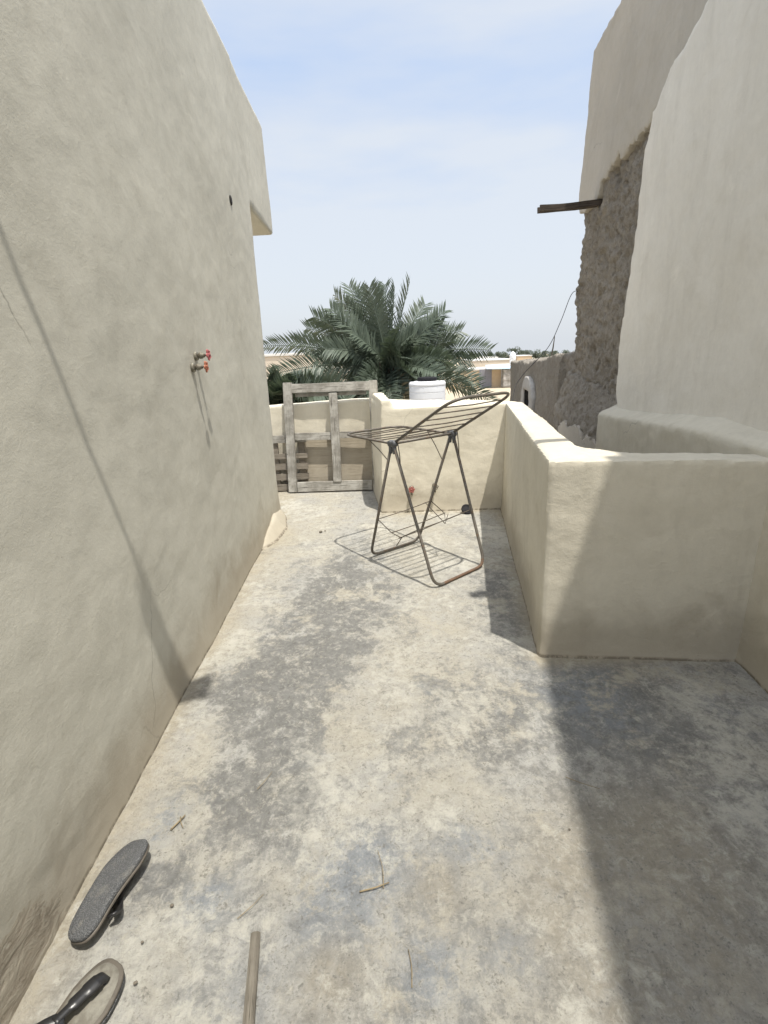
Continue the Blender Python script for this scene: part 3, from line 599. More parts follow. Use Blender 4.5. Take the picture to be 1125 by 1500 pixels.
def wing(dirv, length, start, ins=0.0):
    a, b2 = J1 + AX * ins + dirv * start, J2 - AX * ins + dirv * start
    t = MB(); t.tube(rounded([a, a + dirv * (length - start), b2 + dirv * (length - start), b2], 0.13, 9), 0.0092, 10)
    w_ = dchild(t.build('wing', M['tube'], dr, True))
    for k in range(6):
        d = start + (length - start - 0.03) * (k + 0.6) / 6.6
        t = MB(); o_ = 0.003 * math.sin(k * 2.1); t.tube([a + dirv * (d - start) + Z * 0.004, (a + b2) / 2 + dirv * (d - start) + Z * (o_), b2 + dirv * (d - start) + Z * 0.004], 0.0042, 8)
        w = t.build('wire', M['wire'], w_, True)
    return w_
wing((PP * 0.873 + Z * 0.488).normalized(), 0.645, 0.02, 0.006)
wing((-PP * 0.999 + Z * 0.004).normalized(), 0.615, 0.02, 0.004)
# stay wires from the wings down to the legs
for p, q in ((J1 + (PP * .873 + Z * .488) * 0.06, J1.lerp(r3, 0.20)), (J2 + (PP * .873 + Z * .488) * 0.06, J2.lerp(r4, 0.22)), (J1 - PP * 0.27, J1.lerp(r1, 0.14)), (J2 - PP * 0.27, J2.lerp(r2, 0.24))):
    t = MB(); t.tube([p, p.lerp(q, 0.5) + Vector((0.004, 0, 0.002)), q], 0.0032, 6); dchild(t.build('stay_wire', M['wire'], dr, True))
# low sagging wire shelf between the legs
A0, A1, B0, B1 = J1.lerp(r1, 0.64), J2.lerp(r2, 0.60), J1.lerp(r3, 0.60), J2.lerp(r4, 0.58)
t = MB()
sh = []
for k, (f, dz) in enumerate(((0.0, 0.0), (0.36, -0.075), (0.62, -0.085), (1.0, 0.0))):
    p, q = A0.lerp(B0, f) + Z * dz, A1.lerp(B1, f) + Z * dz
    if k == 2: p = p - AX * 0.03; q = q - AX * 0.10
    sh.append((p, q)); t.tube([p, p.lerp(q, 0.5) - Z * 0.006, q], 0.0036, 6)
t.tube([sh[0][0], sh[1][0], sh[2][0] + AX * 0.02, sh[3][0]], 0.0032, 6); t.tube([sh[0][1], sh[1][1], sh[2][1], sh[3][1]], 0.0032, 6)
t.tube([sh[2][0] + AX * 0.03, sh[2][0] - Z * 0.05 - AX * 0.02], 0.0036, 6); t.tube([sh[0][1] - AX * 0.06, sh[2][1] - Z * 0.03, sh[2][1] + AX * 0.03 + Z * 0.04], 0.0032, 6)
dchild(t.build('wire_shelf', M['wire'], dr, True))

# ------------------------------------------------------------------ wooden frame leaning in the corner
wfm = empty('wooden_frame', (-0.550, 5.735, 0.006), (-R(8.4), 0, -R(2.2))); tag(wfm, 'weathered whitewashed wooden window frame leaning against the low back wall', 'wooden frame')
def bar(name, x, z, w, h, m, y=0.0, dpt=0.05, tilt=0.0):
    bm = MB(); bm.box((0, 0, 0), (w, dpt, h)); o = bm.build(name, m, wfm, False, 0.004)
    bm = bmesh.new(); bm.from_mesh(o.data); bmesh.ops.subdivide_edges(bm, edges=[e for e in bm.edges if e.calc_length() > 0.25], cuts=12)
    for v_ in bm.verts: v_.co += Vector((0.004 * noise.noise(v_.co * 4 + Vector((x, z, 0))), 0.003 * noise.noise(v_.co * 3 + Vector((z, x, 4))), 0.004 * noise.noise(v_.co * 4 + Vector((3, x, z)))))
    bm.to_mesh(o.data); bm.free()
    o.location = (x, y, z); o.rotation_euler = (0, tilt, 0); return o
bar('stile', -0.478, 0.612, 0.096, 1.224, M['wood_v'], 0, 0.055, R(0.3)); bar('stile', 0.483, 0.605, 0.094, 1.222, M['wood_v'], 0, 0.055, -R(0.4))
bar('top_rail', 0.002, 1.158, 0.866, 0.098, M['wood_h'], -0.004); bar('bottom_rail', 0.0, 0.058, 0.860, 0.112, M['wood_h'], 0.002)
bar('rebate_strip', 0.0, 1.088, 0.80, 0.038, M['wood_h'], 0.030, 0.02)
bar('middle_rail', -0.20, 0.625, 0.455, 0.084, M['wood_h'], 0.010, 0.04, R(0.6)); bar('middle_rail', 0.255, 0.632, 0.355, 0.074, M['wood_h'], 0.010, 0.04, -R(0.3))
bar('mullion', 0.035, 0.600, 0.092, 0.985, M['wood_v'], -0.012, 0.05, -R(0.3))
# brown board and slatted pallet standing behind it
bo = empty('plywood_board', (-0.50, 5.865, 0.0), (-R(5.5), 0, -R(1.0))); tag(bo, 'flat brown board behind the lower half of the wooden frame', 'board')
t = MB(); t.box((0, 0, 0.31), (0.84, 0.016, 0.62)); t.build('sheet', M['board'], bo, False, 0.002)
pa = empty('pallet', (-1.22, 5.84, 0.0), (-R(5), 0, R(1.5))); tag(pa, 'grey slatted wooden pallet half hidden behind the wooden frame', 'pallet')
for k, (z, w_) in enumerate(((0.045, 0.075), (0.165, 0.07), (0.285, 0.07), (0.405, 0.06), (0.60, 0.085))):
    t = MB(); t.box((0, -0.018, z), (0.74, 0.018, w_)); t.build('slat', M['slat'] if k < 4 else M['wood_h'], pa, False, 0.002)
for x in (-0.34, 0.0, 0.30):
    t = MB(); t.box((x, 0.02, 0.32), (0.07, 0.05, 0.64)); t.build('bearer', M['slat'], pa, False, 0.003)

# ------------------------------------------------------------------ taps
def valve(name, loc, axis, m, label, size=1.0, spin=0.0, drop=0.0, group=None):
    """axis: outward from the wall"""
    r = empty(name, loc); tag(r, label, 'tap', group); ax = Vector(axis).normalized(); dn = Vector((0, 0, -1))
    t = MB(); s = size
    t.lathe([(0.026 * s, -0.012), (0.027 * s, 0.002), (0.020 * s, 0.007)], (0, 0, 0), 20, ax)
    t.lathe([(0.012 * s, 0.0), (0.012 * s, 0.014 * s), (0.019 * s, 0.018 * s), (0.019 * s, 0.034 * s), (0.013 * s, 0.038 * s), (0.013 * s, 0.046 * s), (0.010 * s, 0.050 * s)], (0, 0, 0), 14, ax)
    if drop: t.tube([ax * 0.025 * s, ax * 0.030 * s + dn * 0.03, ax * 0.034 * s + dn * drop], [0.012 * s, 0.011 * s, 0.010 * s], 12)
    t.build('valve_body', M['brass'], r, True)
    t = MB(); t.lathe([(0.0045 * s, 0.045 * s), (0.0045 * s, 0.075 * s)], (0, 0, 0), 10, ax); t.build('stem', M['brass'], r, True)
    t = MB(); e1 = ax.orthogonal().normalized(); e2 = ax.cross(e1); c = ax * 0.072 * s
    ring = []
    for k in range(31):
        a = 2 * math.pi * k / 30 + spin; rr = (0.024 + 0.006 * math.cos(5 * a)) * s; ring.append(c + (e1 * math.cos(a) + e2 * math.sin(a)) * rr)
    t.tube(ring, 0.0052 * s, 8, False)
    for k in range(5):
        a = 2 * math.pi * (k + 0.0) / 5 + spin; t.tube([c, c + (e1 * math.cos(a) + e2 * math.sin(a)) * 0.026 * s], 0.0042 * s, 6)
    t.lathe([(0.009 * s, 0.064 * s), (0.010 * s, 0.07 * s), (0.009 * s, 0.078 * s)], (0, 0, 0), 12, ax)
    t.build('handle', m, r, True)
    return r
valve('water_tap', (-0.990, 2.965, 1.520), (1, -0.05, 0.06), M['pink'], 'upper tap on the left house wall with a pinkish red star handle', 0.92, 0.3)
valve('water_tap', (-0.988, 2.890, 1.462), (1, 0.0, 0.02), M['orange'], 'lower tap on the left house wall with an orange red star handle', 0.92, 0.8, 0.0)
valve('water_tap', (0.275, 4.835, 0.235), (-0.05, -1, 0.05), M['red'], 'red handled tap low on the back wall behind the drying rack', 0.95, 0.2, 0.06)
valve('water_tap', (0.499, 4.833, 0.255), (0.0, -1, 0.05), M['brass'], 'rusty bare tap low on the back wall, right of the red handled tap', 0.95, 0.5, 0.06)

# lamp on the left wall, above the picture
la = empty('wall_lamp', (-0.955, 1.135, 3.0)); tag(la, 'lamp on a long thin arm high on the left wall, casting the streak of shadow', 'wall lamp')
dv = Vector((1, 0.19, 0.8)); t = MB(); t.tube([(-0.05, 0, 0), dv * 0.2, dv * 0.52], 0.0115, 10); t.lathe([(0.05, -0.03), (0.05, 0.01)], (0, 0, 0), 16, (1, 0, 0)); t.build('arm', M['lamp'], la, True)
t = MB(); sd = Vector((-0.19, 1, 0)).normalized()
t.hull([dv * 0.50 + sd * s * w_ + Vector((0, 0, -0.03)) for s, w_ in ((-1, 0.095), (1, 0.040))] + [dv * 0.77 + sd * s * w_ + Vector((0, 0, -0.03)) for s, w_ in ((1, 0.090), (-1, 0.105))],
       [dv * 0.50 + sd * (s * 0.05 - 0.02) + Vector((0, 0, 0.03)) for s in (-1, 1)] + [dv * 0.75 + sd * (s * 0.075) + Vector((0, 0, 0.03)) for s in (1, -1)])
t.build('lamp_head', M['lamp'], la, False, 0.012)

# ------------------------------------------------------------------ sandals
def outline(n=44, L_=0.290, W=0.132):
    pts = []
    for k in range(n):
        a = 2 * math.pi * k / n; y = -math.cos(a); sx = math.sin(a)
        tt = (y + 1) / 2; w = (0.86 + 0.14 * tt - 0.16 * math.sin(math.pi * min(1, max(0, (tt - 0.10) / 0.6)))) * (abs(sx) ** 0.62) * (1 if sx > 0 else -1)
        x = w * W / 2 + 0.010 * math.sin(math.pi * tt * 1.2) * (1 if sx > 0 else 0.6)
        pts.append((x, y * L_ / 2))
    return pts
def solebody(z0, z1, inset, arch=0.006):
    o = outline(); n = len(o); rings = [(z0, 1 - inset), (z0 + 0.003, 1.0), (z1 - 0.003, 1.0), (z1, 1 - inset)]; V = []; F = []
    def zz(y): return arch * (y / 0.14) ** 2
    for z, s in rings: V += [Vector((x * s, y * (1 - (1 - s) * 0.4), z + zz(y))) for x, y in o]
    for i in range(3): F += [(i * n + k, i * n + (k + 1) % n, (i + 1) * n + (k + 1) % n, (i + 1) * n + k) for k in range(n)]
    for base, z, flip in ((0, z0, 1), (3 * n, z1, 0)):
        prev = list(range(base, base + n)); 
        for s in (0.7, 0.4, 0.12):
            k0 = len(V); V += [Vector((x * s, y * s, z + zz(y * s))) for x, y in o]; cur = list(range(k0, k0 + n))
            for k in range(n):
                q = (prev[k], prev[(k + 1) % n], cur[(k + 1) % n], cur[k]); F.append(q[::-1] if flip else q)
            prev = cur
        F.append(tuple(prev)[::-1] if flip else tuple(prev))
    return V, F
def band(mb, pts, widths, th=0.004):
    """flat strap swept along the points"""
    P = [Vector(p) for p in pts]; V = []; F = []
    for i, p in enumerate(P):
        t_ = (P[min(i + 1, len(P) - 1)] - P[max(i - 1, 0)]).normalized(); side = t_.cross(Vector((0, 0, 1)))
        if side.length < 0.2: side = Vector((0, 1, 0))
        side.normalize(); up = side.cross(t_).normalized(); w_ = widths[i] / 2
        V += [p + side * w_ * 0.9 + up * th, p - side * w_ * 0.9 + up * th, p - side * w_, p + side * w_]
    for i in range(len(P) - 1):
        for k in range(4): F.append((i * 4 + k, i * 4 + (k + 1) % 4, i * 4 + 4 + (k + 1) % 4, i * 4 + 4 + k))
    F += [(3, 2, 1, 0), tuple(len(V) - 4 + k for k in range(4))]
    mb.add(V, F)
def sandal(mx_, label, strap=True):
    r = empty('sandal'); r.matrix_world = mx_; tag(r, label, 'sandal', 'pair of sandals left by the wall')
    V, F = solebody(0.0, 0.014, 0.05); MB().add(V, F).build('sole', M['sole'], r, True)
    V, F = solebody(0.0145, 0.024, 0.035); MB().add(V, F).build('rim', M['rim'], r, True)
    V, F = solebody(0.016, 0.0255, 0.03); s = 0.86
    MB().add([Vector((v_.x * s, v_.y * 0.93 + 0.000, v_.z)) for v_ in V], F).build('insole', M['insole'], r, True)
    t = MB(); tz = 0.026
    c0 = curve([(0.004, 0.104, tz - 0.006), (0.004, 0.100, tz + 0.010), (0.003, 0.085, tz + 0.020), (0.0, 0.055, tz + 0.024), (-0.003, 0.020, tz + 0.028), (-0.005, -0.015, tz + 0.032)], 6)
    band(t, c0, [(0.022, 0.030, 0.036, 0.030, 0.020, 0.024)[min(5, i // 6)] for i in range(len(c0))], 0.009)
    for sg in (-1, 1):
        c1 = curve([(-0.005 + sg * 0.003, -0.008, tz + 0.031), (sg * 0.024, -0.030, tz + 0.032), (sg * 0.048, -0.055, tz + 0.018), (sg * 0.058, -0.075, tz - 0.006)], 6)
        band(t, c1, [0.026] * len(c1), 0.006)
    t.build('strap', M['rubber'], r, True)
    return r
def frame_mat(origin, ydir, zdir):
    y = Vector(ydir).normalized(); z = Vector(zdir); z = (z - y * z.dot(y)).normalized(); x = y.cross(z)
    return Matrix(((x.x, y.x, z.x, origin[0]), (x.y, y.y, z.y, origin[1]), (x.z, y.z, z.z, origin[2]), (0, 0, 0, 1)))
# upside down, one side propped up on its straps
sandal(frame_mat((-0.842, 1.125, 0.060), (0.047, 0.304, 0.01), (0.28, -0.04, -0.96)), 'grey soled sandal lying upside down at the foot of the left wall')
sandal(frame_mat((-0.790, 0.805, 0.004), (0.115, 0.24, 0.0), (0.05, 0, 1)), 'worn sandal lying right side up with a black strap, cut off by the bottom edge')

# ------------------------------------------------------------------ stick and small litter
t = MB(); V = []; F = []
prof = [(-0.014, -0.011), (-0.015, 0.006), (-0.008, 0.013), (0.006, 0.014), (0.014, 0.008), (0.015, -0.006), (0.009, -0.013)]
for k in range(12):
    y = k / 11 * 0.62
    for i, (p, q) in enumerate(prof): V.append((p * (0.86 + 0.2 * k / 11) + 0.0025 * noise.noise(Vector((y * 9, i, 2))), y, q * (0.9 if k else 0.8) + 0.002 * noise.noise(Vector((y * 9, i, 7)))))
F = [tuple(range(7))[::-1], tuple(range(77, 84))] + [(r * 7 + i, r * 7 + (i + 1) % 7, r * 7 + 7 + (i + 1) % 7, r * 7 + 7 + i) for r in range(11) for i in range(7)]
t.add(V, F); o = t.build('stick', M['stick']); o.location = (-0.391, 1.000, 0.015); o.rotation_euler = (0, 0, R(180 + 8)); tag(o, 'grey weathered wooden stick lying on the floor at the bottom edge', 'stick')
def twig(p, q, r, label, z=0.004):
    t = MB(); a, b2 = Vector((*p, z)), Vector((*q, z + 0.002)); c = (a + b2) / 2; n = (b2 - a).cross(Z).normalized() * 0.06 * (b2 - a).length
    pts = curve([a - c, n * 0.8 + Vector((0, 0, 0.003)), b2 - c], 5); t.tube(pts, [0.62 * r * (1 - 0.4 * i / len(pts)) for i in range(len(pts))], 6)
    o = t.build('twig', M['twig'], None, True); o.location = c; tag(o, label, 'twig', 'straws and twigs on the floor')
twig((-0.115, 1.112), (-0.028, 1.135), 0.004, 'thick pale twig lying crosswise near the middle of the floor')
twig((-0.045, 1.12), (-0.062, 1.24), 0.002, 'thin straw sticking up the picture from the thick pale twig')
twig((-0.455, 1.05), (-0.395, 1.115), 0.0018, 'thin straw above the end of the grey stick')
twig((-0.755, 1.345), (-0.725, 1.40), 0.005, 'short tan husk between the upside down sandal and the dark patch')
twig((-0.74, 1.395), (-0.715, 1.35), 0.003, 'thin tan sliver crossing the short tan husk')
twig((0.022, 0.87), (0.018, 0.955), 0.0022, 'dark straw near the bottom edge, right of the grey stick')
twig((-0.50, 1.50), (-0.46, 1.58), 0.002, 'straw on the grey patch beyond the sandals')
twig((0.62, 1.50), (0.72, 1.44), 0.0022, 'straw lying in the shade of the right house')
def pebble(x, y, r, label, m='stone'):
    r *= 0.75
    bm = bmesh.new(); bmesh.ops.create_icosphere(bm, subdivisions=2, radius=r)
    for v_ in bm.verts: v_.co *= 1 + 0.35 * noise.noise(v_.co / r + Vector((x * 9, y * 9, 0))); v_.co.z *= 0.6
    me = bpy.data.meshes.new('pebble'); bm.to_mesh(me); bm.free(); me.materials.append(M[m]); o = bpy.data.objects.new('pebble', me); COL.objects.link(o); o.location = (x, y, r * 0.45); tag(o, label, 'pebble', 'pebbles on the floor')
pebble(-0.655, 1.095, 0.0075, 'dark pebble right of the upside down sandal')
pebble(-0.70, 1.00, 0.005, 'tiny dark chip between the two sandals')
pebble(-0.675, 0.905, 0.007, 'dark crumb beside the toe of the right side up sandal')
pebble(-0.565, 4.32, 0.020, 'dark lump on the sunny floor left of the drying rack shadow')
pebble(-0.53, 4.35, 0.010, 'small dark chip touching the dark lump left of the rack shadow')
pebble(1.10, 4.10, 0.012, 'small dark pebble at the foot of the parapet near the back')
pebble(0.56, 1.29, 0.005, 'small dark pebble in the shade of the right house')
# black plastic lid on the floor by the back wall
t = MB(); t.lathe([(0.030, -0.012), (0.050, -0.012), (0.056, -0.006), (0.056, 0.010), (0.050, 0.016), (0.046, 0.012), (0.020, 0.014), (0.005, 0.014)], (0, 0, 0), 28)
o = t.build('plastic_lid', M['black'], None, True); o.location = (0.797, 4.735, 0.030); o.rotation_euler = (R(38), R(12), 0); tag(o, 'round black plastic lid on the floor at the foot of the back wall', 'lid')

# ------------------------------------------------------------------ tank on a neighbour's roof
t = MB(); t.prism([(-0.6, 9.7), (2.0, 9.7), (2.0, 11.5), (-0.6, 11.5)], -3.5, 0.22)
tag(mud('neighbour_house', t, M['plaster_old'], None, 0.08, 3, ((1.2, 0.03), (4, 0.015))), 'flat roofed house behind the back wall carrying the white tank', 'house')
tk = empty('water_tank', (0.955, 10.5, 0.215)); tag(tk, 'round white plastic water tank with a black lid beyond the back wall', 'water tank')
t = MB(); R0 = 0.358
pr = [(R0 - 0.02, 0), (R0, 0.02)]
for z in (0.12, 0.25, 0.38, 0.50): pr += [(R0, z), (R0 - 0.004, z + 0.005), (R0 - 0.004, z + 0.009), (R0 + 0.002, z + 0.016)]
pr += [(R0, 0.60), (R0 - 0.004, 0.625), (R0 + 0.006, 0.64), (R0 + 0.006, 0.672), (R0 - 0.012, 0.690), (R0 - 0.05, 0.70), (0.22, 0.712), (0.19, 0.715)]
t.lathe(pr, (0, 0, 0), 64)
for a in range(6):
    an = R(-90 + 36 + a * 60); t.hull([Vector((math.cos(an + s) * q, math.sin(an + s) * q, z)) for s, q, z in ((-0.15, R0 + 0.004, 0.60), (0.15, R0 + 0.004, 0.60), (0.15, R0 - 0.08, 0.60), (-0.15, R0 - 0.08, 0.60))], [Vector((math.cos(an + s) * q, math.sin(an + s) * q, z)) for s, q, z in ((-0.10, R0 - 0.006, 0.705), (0.10, R0 - 0.006, 0.705), (0.10, R0 - 0.09, 0.712), (-0.10, R0 - 0.09, 0.712))])
o = t.build('tank_body', M['tank'], tk, True)
o.data.set_sharp_from_angle(angle=R(28))
t = MB(); t.lathe([(0.165, 0.705), (0.190, 0.720), (0.195, 0.770), (0.188, 0.782), (0.165, 0.788), (0.10, 0.792), (0.05, 0.795)], (0, 0, 0), 40); t.build('tank_lid', M['black'], tk, True)

# ------------------------------------------------------------------ date palms
def frond_mesh(C, T, bow, rnd, leaf=0.42, petiole=0.16, n=62, roll=0.0):
    C, T = Vector(C), Vector(T); ctrl = C.lerp(T, 0.42) + Vector((0, 0, bow)); mb = MB(); Ln = (T - C).length
    pts = [(C * (1 - t) ** 2 + ctrl * 2 * t * (1 - t) + T * t * t) for t in [i / 16 for i in range(17)]]
    mb.tube(pts, [0.028 * (1 - 0.9 * i / 16) + 0.003 for i in range(17)], 5)
    def P(t): return C * (1 - t) ** 2 + ctrl * 2 * t * (1 - t) + T * t * t
    def D(t): return ((ctrl - C) * 2 * (1 - t) + (T - ctrl) * 2 * t).normalized()
    for k in range(n):
        t = petiole + (1 - petiole) * (k + 0.5) / n; p = P(t); d = D(t)
        side = d.cross(Z); side = (side.normalized() if side.length > 0.05 else Vector((1, 0, 0))); side = Matrix.Rotation(roll, 3, d) @ side; up = side.cross(d).normalized()
        q = (t - petiole) / (1 - petiole); ln = leaf * (0.50 + 1.0 * math.sin(math.pi * min(1, 0.18 + q * 0.60))) * 0.78 * (1 - 0.22 * max(0, q - 0.85) / 0.15)
        for sg in (-1, 1):
            fw = 0.42 + 0.50 * q + rnd.uniform(-0.12, 0.12); lift = 0.30 + rnd.uniform(-0.30, 0.30)
            v_ = (side * sg * math.cos(lift) + up * math.sin(lift) + d * fw).normalized(); l = ln * rnd.uniform(0.85, 1.12)
            droop = Vector((0, 0, -0.06 * l)); wv = d.cross(v_).cross(v_).normalized() if rnd.random() < 0.5 else (d - v_ * d.dot(v_)).normalized()
            w_ = 0.0165 * rnd.uniform(0.85, 1.2); m_ = p + v_ * l * 0.5; e = p + v_ * l + droop
            mb.add([p - wv * w_ * 0.4, p + wv * w_ * 0.4, m_ + wv * w_, m_ - wv * w_, e], [(0, 1, 2, 3), (3, 2, 4)])
    return mb
def palm(name, C, tips, fill, label, base, seed, leaf=0.36):
    rnd = random.Random(seed); C = Vector(C); r = empty(name, (C.x, C.y, base)); tag(r, label, 'palm tree', 'date palms behind the back wall'); inv = Matrix.Translation((-C.x, -C.y, -base))
    t = MB(); H = C.z - base; prof = []
    for k in range(int(H / 0.09)): prof += [(0.24 + 0.03 * math.sin(k * 2.3), k * 0.09), (0.29 + 0.03 * math.sin(k * 1.7), k * 0.09 + 0.06)]
    t.lathe(prof, (C.x, C.y, base), 16)
    for k in range(60):
        a = rnd.uniform(0, 6.28); z = C.z - rnd.uniform(0.0, 1.3); d = Vector((math.cos(a), math.sin(a), 0.9)); p = Vector((C.x, C.y, z)) + Vector((math.cos(a), math.sin(a), 0)) * 0.22
        t.tube([p, p + d * 0.18, p + d * 0.30 + Vector((0, 0, 0.06))], [0.05, 0.035, 0.01], 5)
    t.build('trunk', M['trunk'], r).matrix_parent_inverse = inv
    k = 0
    for T, bow, dry in [(a, b_, 0) for a, b_ in tips] + fill:
        T = Vector(T); off = Vector((rnd.uniform(-0.10, 0.10), rnd.uniform(-0.12, 0.12), rnd.uniform(-0.1, 0.12)))
        lat = abs((T - C).normalized().x); rl = rnd.choice((-1, 1)) * R(rnd.uniform(15, 45) + 35 * lat)
        mb = frond_mesh(C + off, T, bow, rnd, leaf, 0.14, 56, rl)
        mb.build('frond', M['palm_dry'] if dry else M['palm'], r).matrix_parent_inverse = inv; k += 1
PC = at(566, 548, 12.0)
sil = [((552, 418), 12.3, 0.08), ((578, 420), 12.0, 0.06), ((528, 424), 12.4, 0.12), ((388, 507), 12.2, 0.35), ((449, 481), 12.6, 0.35), ((459, 464), 11.6, 0.30), ((491, 433), 12.5, 0.25), ((484, 452), 11.8, 0.3), ((511, 419), 12.3, 0.15), ((541, 421), 11.7, 0.10), ((564, 417), 12.6, 0.05), ((600, 413), 12.2, 0.05), ((623, 446), 12.6, 0.15), ((652, 455), 11.8, 0.25), ((676, 485), 12.5, 0.30), ((719, 513), 12.1, 0.42), ((700, 560), 11.7, 0.40), ((402, 548), 11.5, 0.35), ((720, 588), 11.6, 0.45), ((640, 470), 12.3, 0.2), ((505, 445), 12.1, 0.2), ((470, 470), 12.2, 0.3), ((662, 500), 12.0, 0.3), ((430, 500), 12.3, 0.3), ((690, 530), 12.3, 0.4), ((420, 575), 11.4, 0.4), ((690, 578), 11.5, 0.4), ((540, 592), 11.3, 0.25), ((575, 602), 11.2, 0.25), ((515, 598), 11.3, 0.3), ((604, 590), 11.3, 0.3), ((556, 612), 11.3, 0.2), ((588, 575), 11.1, 0.3), ((530, 570), 11.0, 0.3), ((500, 585), 11.6, 0.3), ((635, 575), 11.6, 0.3)] + [((u_, v_), 11.15, 0.22) for u_, v_ in ((548, 585), (563, 592), (580, 590), (592, 600), (535, 600), (570, 580), (555, 600), (545, 575), (600, 575))]
tips = [(at(u_, v_, y_), b_) for (u_, v_), y_, b_ in sil]
rf = random.Random(3); fill = []
for k in range(28):
    a = R(180 + rf.uniform(-5, 185)) if k % 3 else R(rf.uniform(0, 180)); el = rf.uniform(-0.40, 0.85); l = rf.uniform(0.9, 1.6)
    fill.append((PC + Vector((math.cos(a) * math.cos(el), math.sin(a) * math.cos(el), math.sin(el))) * l, 0.35 * math.cos(el), 0))
for k in range(16):
    a = R(rf.uniform(185, 355)); l = rf.uniform(0.9, 1.6); fill.append((PC + Vector((math.cos(a) * l, math.sin(a) * l, -rf.uniform(0.7, 1.4))), 0.5, 1 if k % 5 == 1 else 0))
palm('date_palm', PC, tips, fill, 'large bushy date palm with a full fan of fronds behind the back wall', -3.5, 5)
PC2 = at(408, 628, 10.4)
fill = []
for k in range(30):
    a = R(360 * k / 30 + rf.uniform(-8, 8)); el = rf.uniform(0.3, 1.1); l = rf.uniform(0.9, 1.25)
    fill.append((PC2 + Vector((math.cos(a) * math.cos(el), math.sin(a) * math.cos(el), math.sin(el) * 0.85)) * l, 0.30, 0))
palm('date_palm', PC2, [(at(u_, v_, y_), 0.35) for u_, v_, y_ in ((392, 556, 10.0), (412, 552, 10.0), (436, 556, 9.9), (458, 558, 10.0), (480, 565, 10.0), (500, 572, 9.9), (515, 585, 9.9), (425, 565, 9.7), (450, 572, 9.7), (475, 580, 9.6), (400, 575, 9.6), (495, 560, 10.6), (470, 552, 10.8))], fill, 'lower date palm half hidden by the left house corner', -3.5, 11, 0.36)

# ------------------------------------------------------------------ far houses and trees
def box_house(name, x0, x1, y0, y1, z1, m, label, roof=None, extra=None):
    r = empty(name, ((x0 + x1) / 2, (y0 + y1) / 2, -3.5)); tag(r, label, 'house', 'houses beyond the palm'); inv = Matrix.Translation((-(x0 + x1) / 2, -(y0 + y1) / 2, 3.5))
    t = MB(); t.prism([(x0, y0), (x1, y0), (x1, y1), (x0, y1)], -3.5, z1); t.build('wall', m, r, False, 0.04).matrix_parent_inverse = inv
    t = MB(); t.prism([(x0 - 0.1, y0 - 0.1), (x1 + 0.1, y0 - 0.1), (x1 + 0.1, y1 + 0.1), (x0 - 0.1, y1 + 0.1)], z1 + 0.003, z1 + 0.22); t.build('roof', roof or M['white_far'], r, False, 0.04).matrix_parent_inverse = inv
    for nm, mm, fn in (extra or []):
        t = MB(); fn(t); t.build(nm, mm, r, False).matrix_parent_inverse = inv
    return r
p = at(388, 519, 45); q = at(560, 519, 45)
box_house('pale_house', p.x - 4, q.x, 45, 55, p.z - 0.2, M['cream_far'], 'long pale cream house far behind the left side of the palm')
YB = 70.0
def X(u, v=550): return at(u, v, YB).x
def ZZ(v, u=715): return at(u, v, YB).z
def f_door(t): t.box(((X(702) + X(720)) / 2, YB - 0.09, (-3.5 + ZZ(541)) / 2), (X(720) - X(702), 0.12, ZZ(541) + 3.5))
def f_ribs(t):
    for k in range(5): t.box((X(702) + (X(720) - X(702)) * (k + 0.5) / 5, YB - 0.18, (-3.5 + ZZ(541)) / 2), (0.05, 0.05, ZZ(541) + 3.4))
def f_awn(t): t.hull([(X(709), YB - 1.6, ZZ(540)), (X(746), YB - 1.6, ZZ(541)), (X(746), YB + 0.5, ZZ(535.5)), (X(712), YB + 0.5, ZZ(535.5))], [(X(709), YB - 1.6, ZZ(539.2)), (X(746), YB - 1.6, ZZ(540.2)), (X(746), YB + 0.5, ZZ(534.6)), (X(712), YB + 0.5, ZZ(534.6))])
box_house('peach_house', X(640), X(734), YB, YB + 6, ZZ(542), M['peach'], 'peach coloured house with a grey sheet door and pale blue awning', M['white_far'], [('door', M['door_grey'], f_door), ('door_rib', M['door_grey'], f_ribs), ('awning', M['tin'], f_awn)])
o = mud('rubble_wall', MB().prism([(X(733), YB - 1.5), (X(748), YB - 1.2), (X(748), YB + 0.4), (X(733.5), YB - 0.4)], -3.5, ZZ(541)), M['grey_far'], None, 0.12, 1, ((0.6, 0.15), (2, 0.12)))
tag(o, 'grey rubble wall right of the peach house', 'wall')
o = mud('garden_wall', MB().prism([(X(722), 58), (X(752), 57), (X(752), 58.5), (X(724), 60)], -3.5, at(735, 569, 58).z), M['cream_far'], None, 0.12, 2, ((0.6, 0.12), (2, 0.06)))
tag(o, 'low sandy garden wall in front of the grey rubble wall', 'wall')
YC = 95.0
def XC(u): return at(u, 530, YC).x
def ZC(v): return at(720, v, YC).z
box_house('flat_house', XC(690), XC(752), YC, YC + 14, ZC(528.5), M['cream_far'], 'long flat roofed pale house behind the peach house')
YD = 130.0
box_house('white_house', at(709, 525, YD).x, at(729, 525, YD).x, YD, YD + 9, at(718, 524.5, YD).z, M['white_far'], 'small white house between the palm tip and the far trees')
box_house('beige_house', at(758, 523, YD).x, at(779, 523, YD).x, YD, YD + 8, at(768, 521.8, YD).z, M['peach'], 'small beige house in front of the far trees')
p = at(751, 528, 75); t = MB(); s = 0.42
t.lathe([(s, -0.5), (s, 0.55), (s * 0.97, 0.72), (s * 0.75, 0.95), (s * 0.45, 1.08), (s * 0.25, 1.12)], (0, 0, 0), 24)
ft = empty('water_tank', (p.x, 75, p.z)); tag(ft, 'tiny white domed water tank on a far roof', 'water tank'); t.build('tank_body', M['tank'], ft, True)
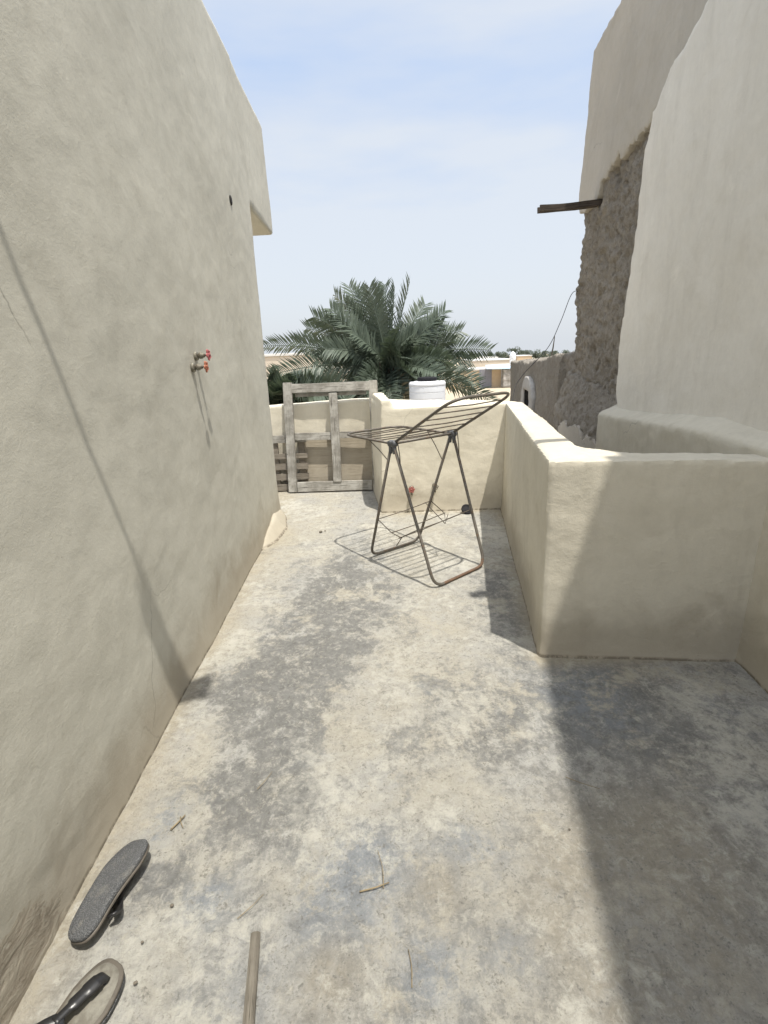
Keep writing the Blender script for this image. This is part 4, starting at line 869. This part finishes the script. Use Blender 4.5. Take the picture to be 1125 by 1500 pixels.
t = MB(); t.lathe([(s * 0.27, 1.10), (s * 0.27, 1.2), (s * 0.1, 1.24)], (0, 0, 0), 16); t.build('tank_lid', M['tank'], ft, True)
box_house('tank_house', p.x - 1.2, p.x + 2.5, 74, 79, p.z - 0.75, M['grey_far'], 'far grey house carrying the tiny domed tank')
def tree(u, vt, w, y, label, seed):
    rnd = random.Random(seed); b0 = at(u, 525, y); top = at(u, vt, y).z; base = -3.5 - 0.0135 * (y - 85); h = top - base; wd = w / FOC * y * 0.5
    r = empty('tree', (b0.x, y, base)); tag(r, label, 'tree', 'far trees on the horizon'); inv = Matrix.Translation((-b0.x, -y, -base))
    t = MB(); t.tube([(b0.x, y, base), (b0.x + 0.1, y, base + h * 0.4), (b0.x + 0.2, y, base + h * 0.75)], [0.28, 0.2, 0.08], 7)
    for k in range(5):
        a = rnd.uniform(0, 6.28); t.tube([(b0.x + 0.1, y, base + h * 0.35), (b0.x + math.cos(a) * wd * 0.6, y + math.sin(a) * wd * 0.6, base + h * 0.7)], [0.12, 0.03], 5)
    t.build('trunk', M['trunk'], r).matrix_parent_inverse = inv
    t = MB(); lumps = [(Vector((b0.x + rnd.gauss(0, 0.42) * wd, y + rnd.gauss(0, 0.4) * wd, base + h * rnd.uniform(0.45, 0.88))), wd * rnd.uniform(0.25, 0.5)) for _ in range(11)]
    for c, rr in lumps:
        for k in range(90):
            d = Vector((rnd.gauss(0, 1), rnd.gauss(0, 1), rnd.gauss(0, 0.7))).normalized(); p = c + d * rr * rnd.uniform(0.5, 1.05); p.z = min(p.z, top + rnd.uniform(-0.2, 0.2))
            e1 = Vector((rnd.gauss(0, 1), rnd.gauss(0, 1), rnd.gauss(0, 1))).normalized() * rnd.uniform(0.12, 0.28); e2 = e1.orthogonal().normalized() * rnd.uniform(0.10, 0.22)
            t.add([p - e1, p - e2, p + e1, p + e2], [(0, 1, 2, 3)])
    t.build('crown', M['tree'], r).matrix_parent_inverse = inv
for i, (u_, vt, w_, y_, lb) in enumerate([
    (700, 517, 20, 210, 'far low tree just right of the palm frond tip'), (716, 516, 22, 205, 'far bushy tree left of the tree line gap'), (731, 515, 20, 190, 'low dark tree at the left end of the far tree line'),
    (742, 514, 20, 200, 'rounded dark tree between the low dark tree and the tallest far tree'), (753, 508, 20, 195, 'tallest feathery tree of the far tree line'), (765, 513, 22, 205, 'broad low tree right of the tallest far tree'),
    (776, 513, 20, 215, 'dim tree behind the rounded green tree'), (784, 511, 22, 190, 'rounded green tree standing at the right of the far tree line'), (798, 514, 22, 200, 'dark tree just left of the ruined mud house top'), (812, 514, 22, 205, 'far tree peeping over the ruined mud house top'),
    (828, 513, 22, 200, 'far tree showing between the dry stick and the tall house'), (684, 517, 22, 215, 'far tree showing through the right hand palm fronds'), (664, 517, 22, 215, 'far tree hidden deepest in the palm fronds')]):
    tree(u_, vt, w_, y_, lb, 20 + i)
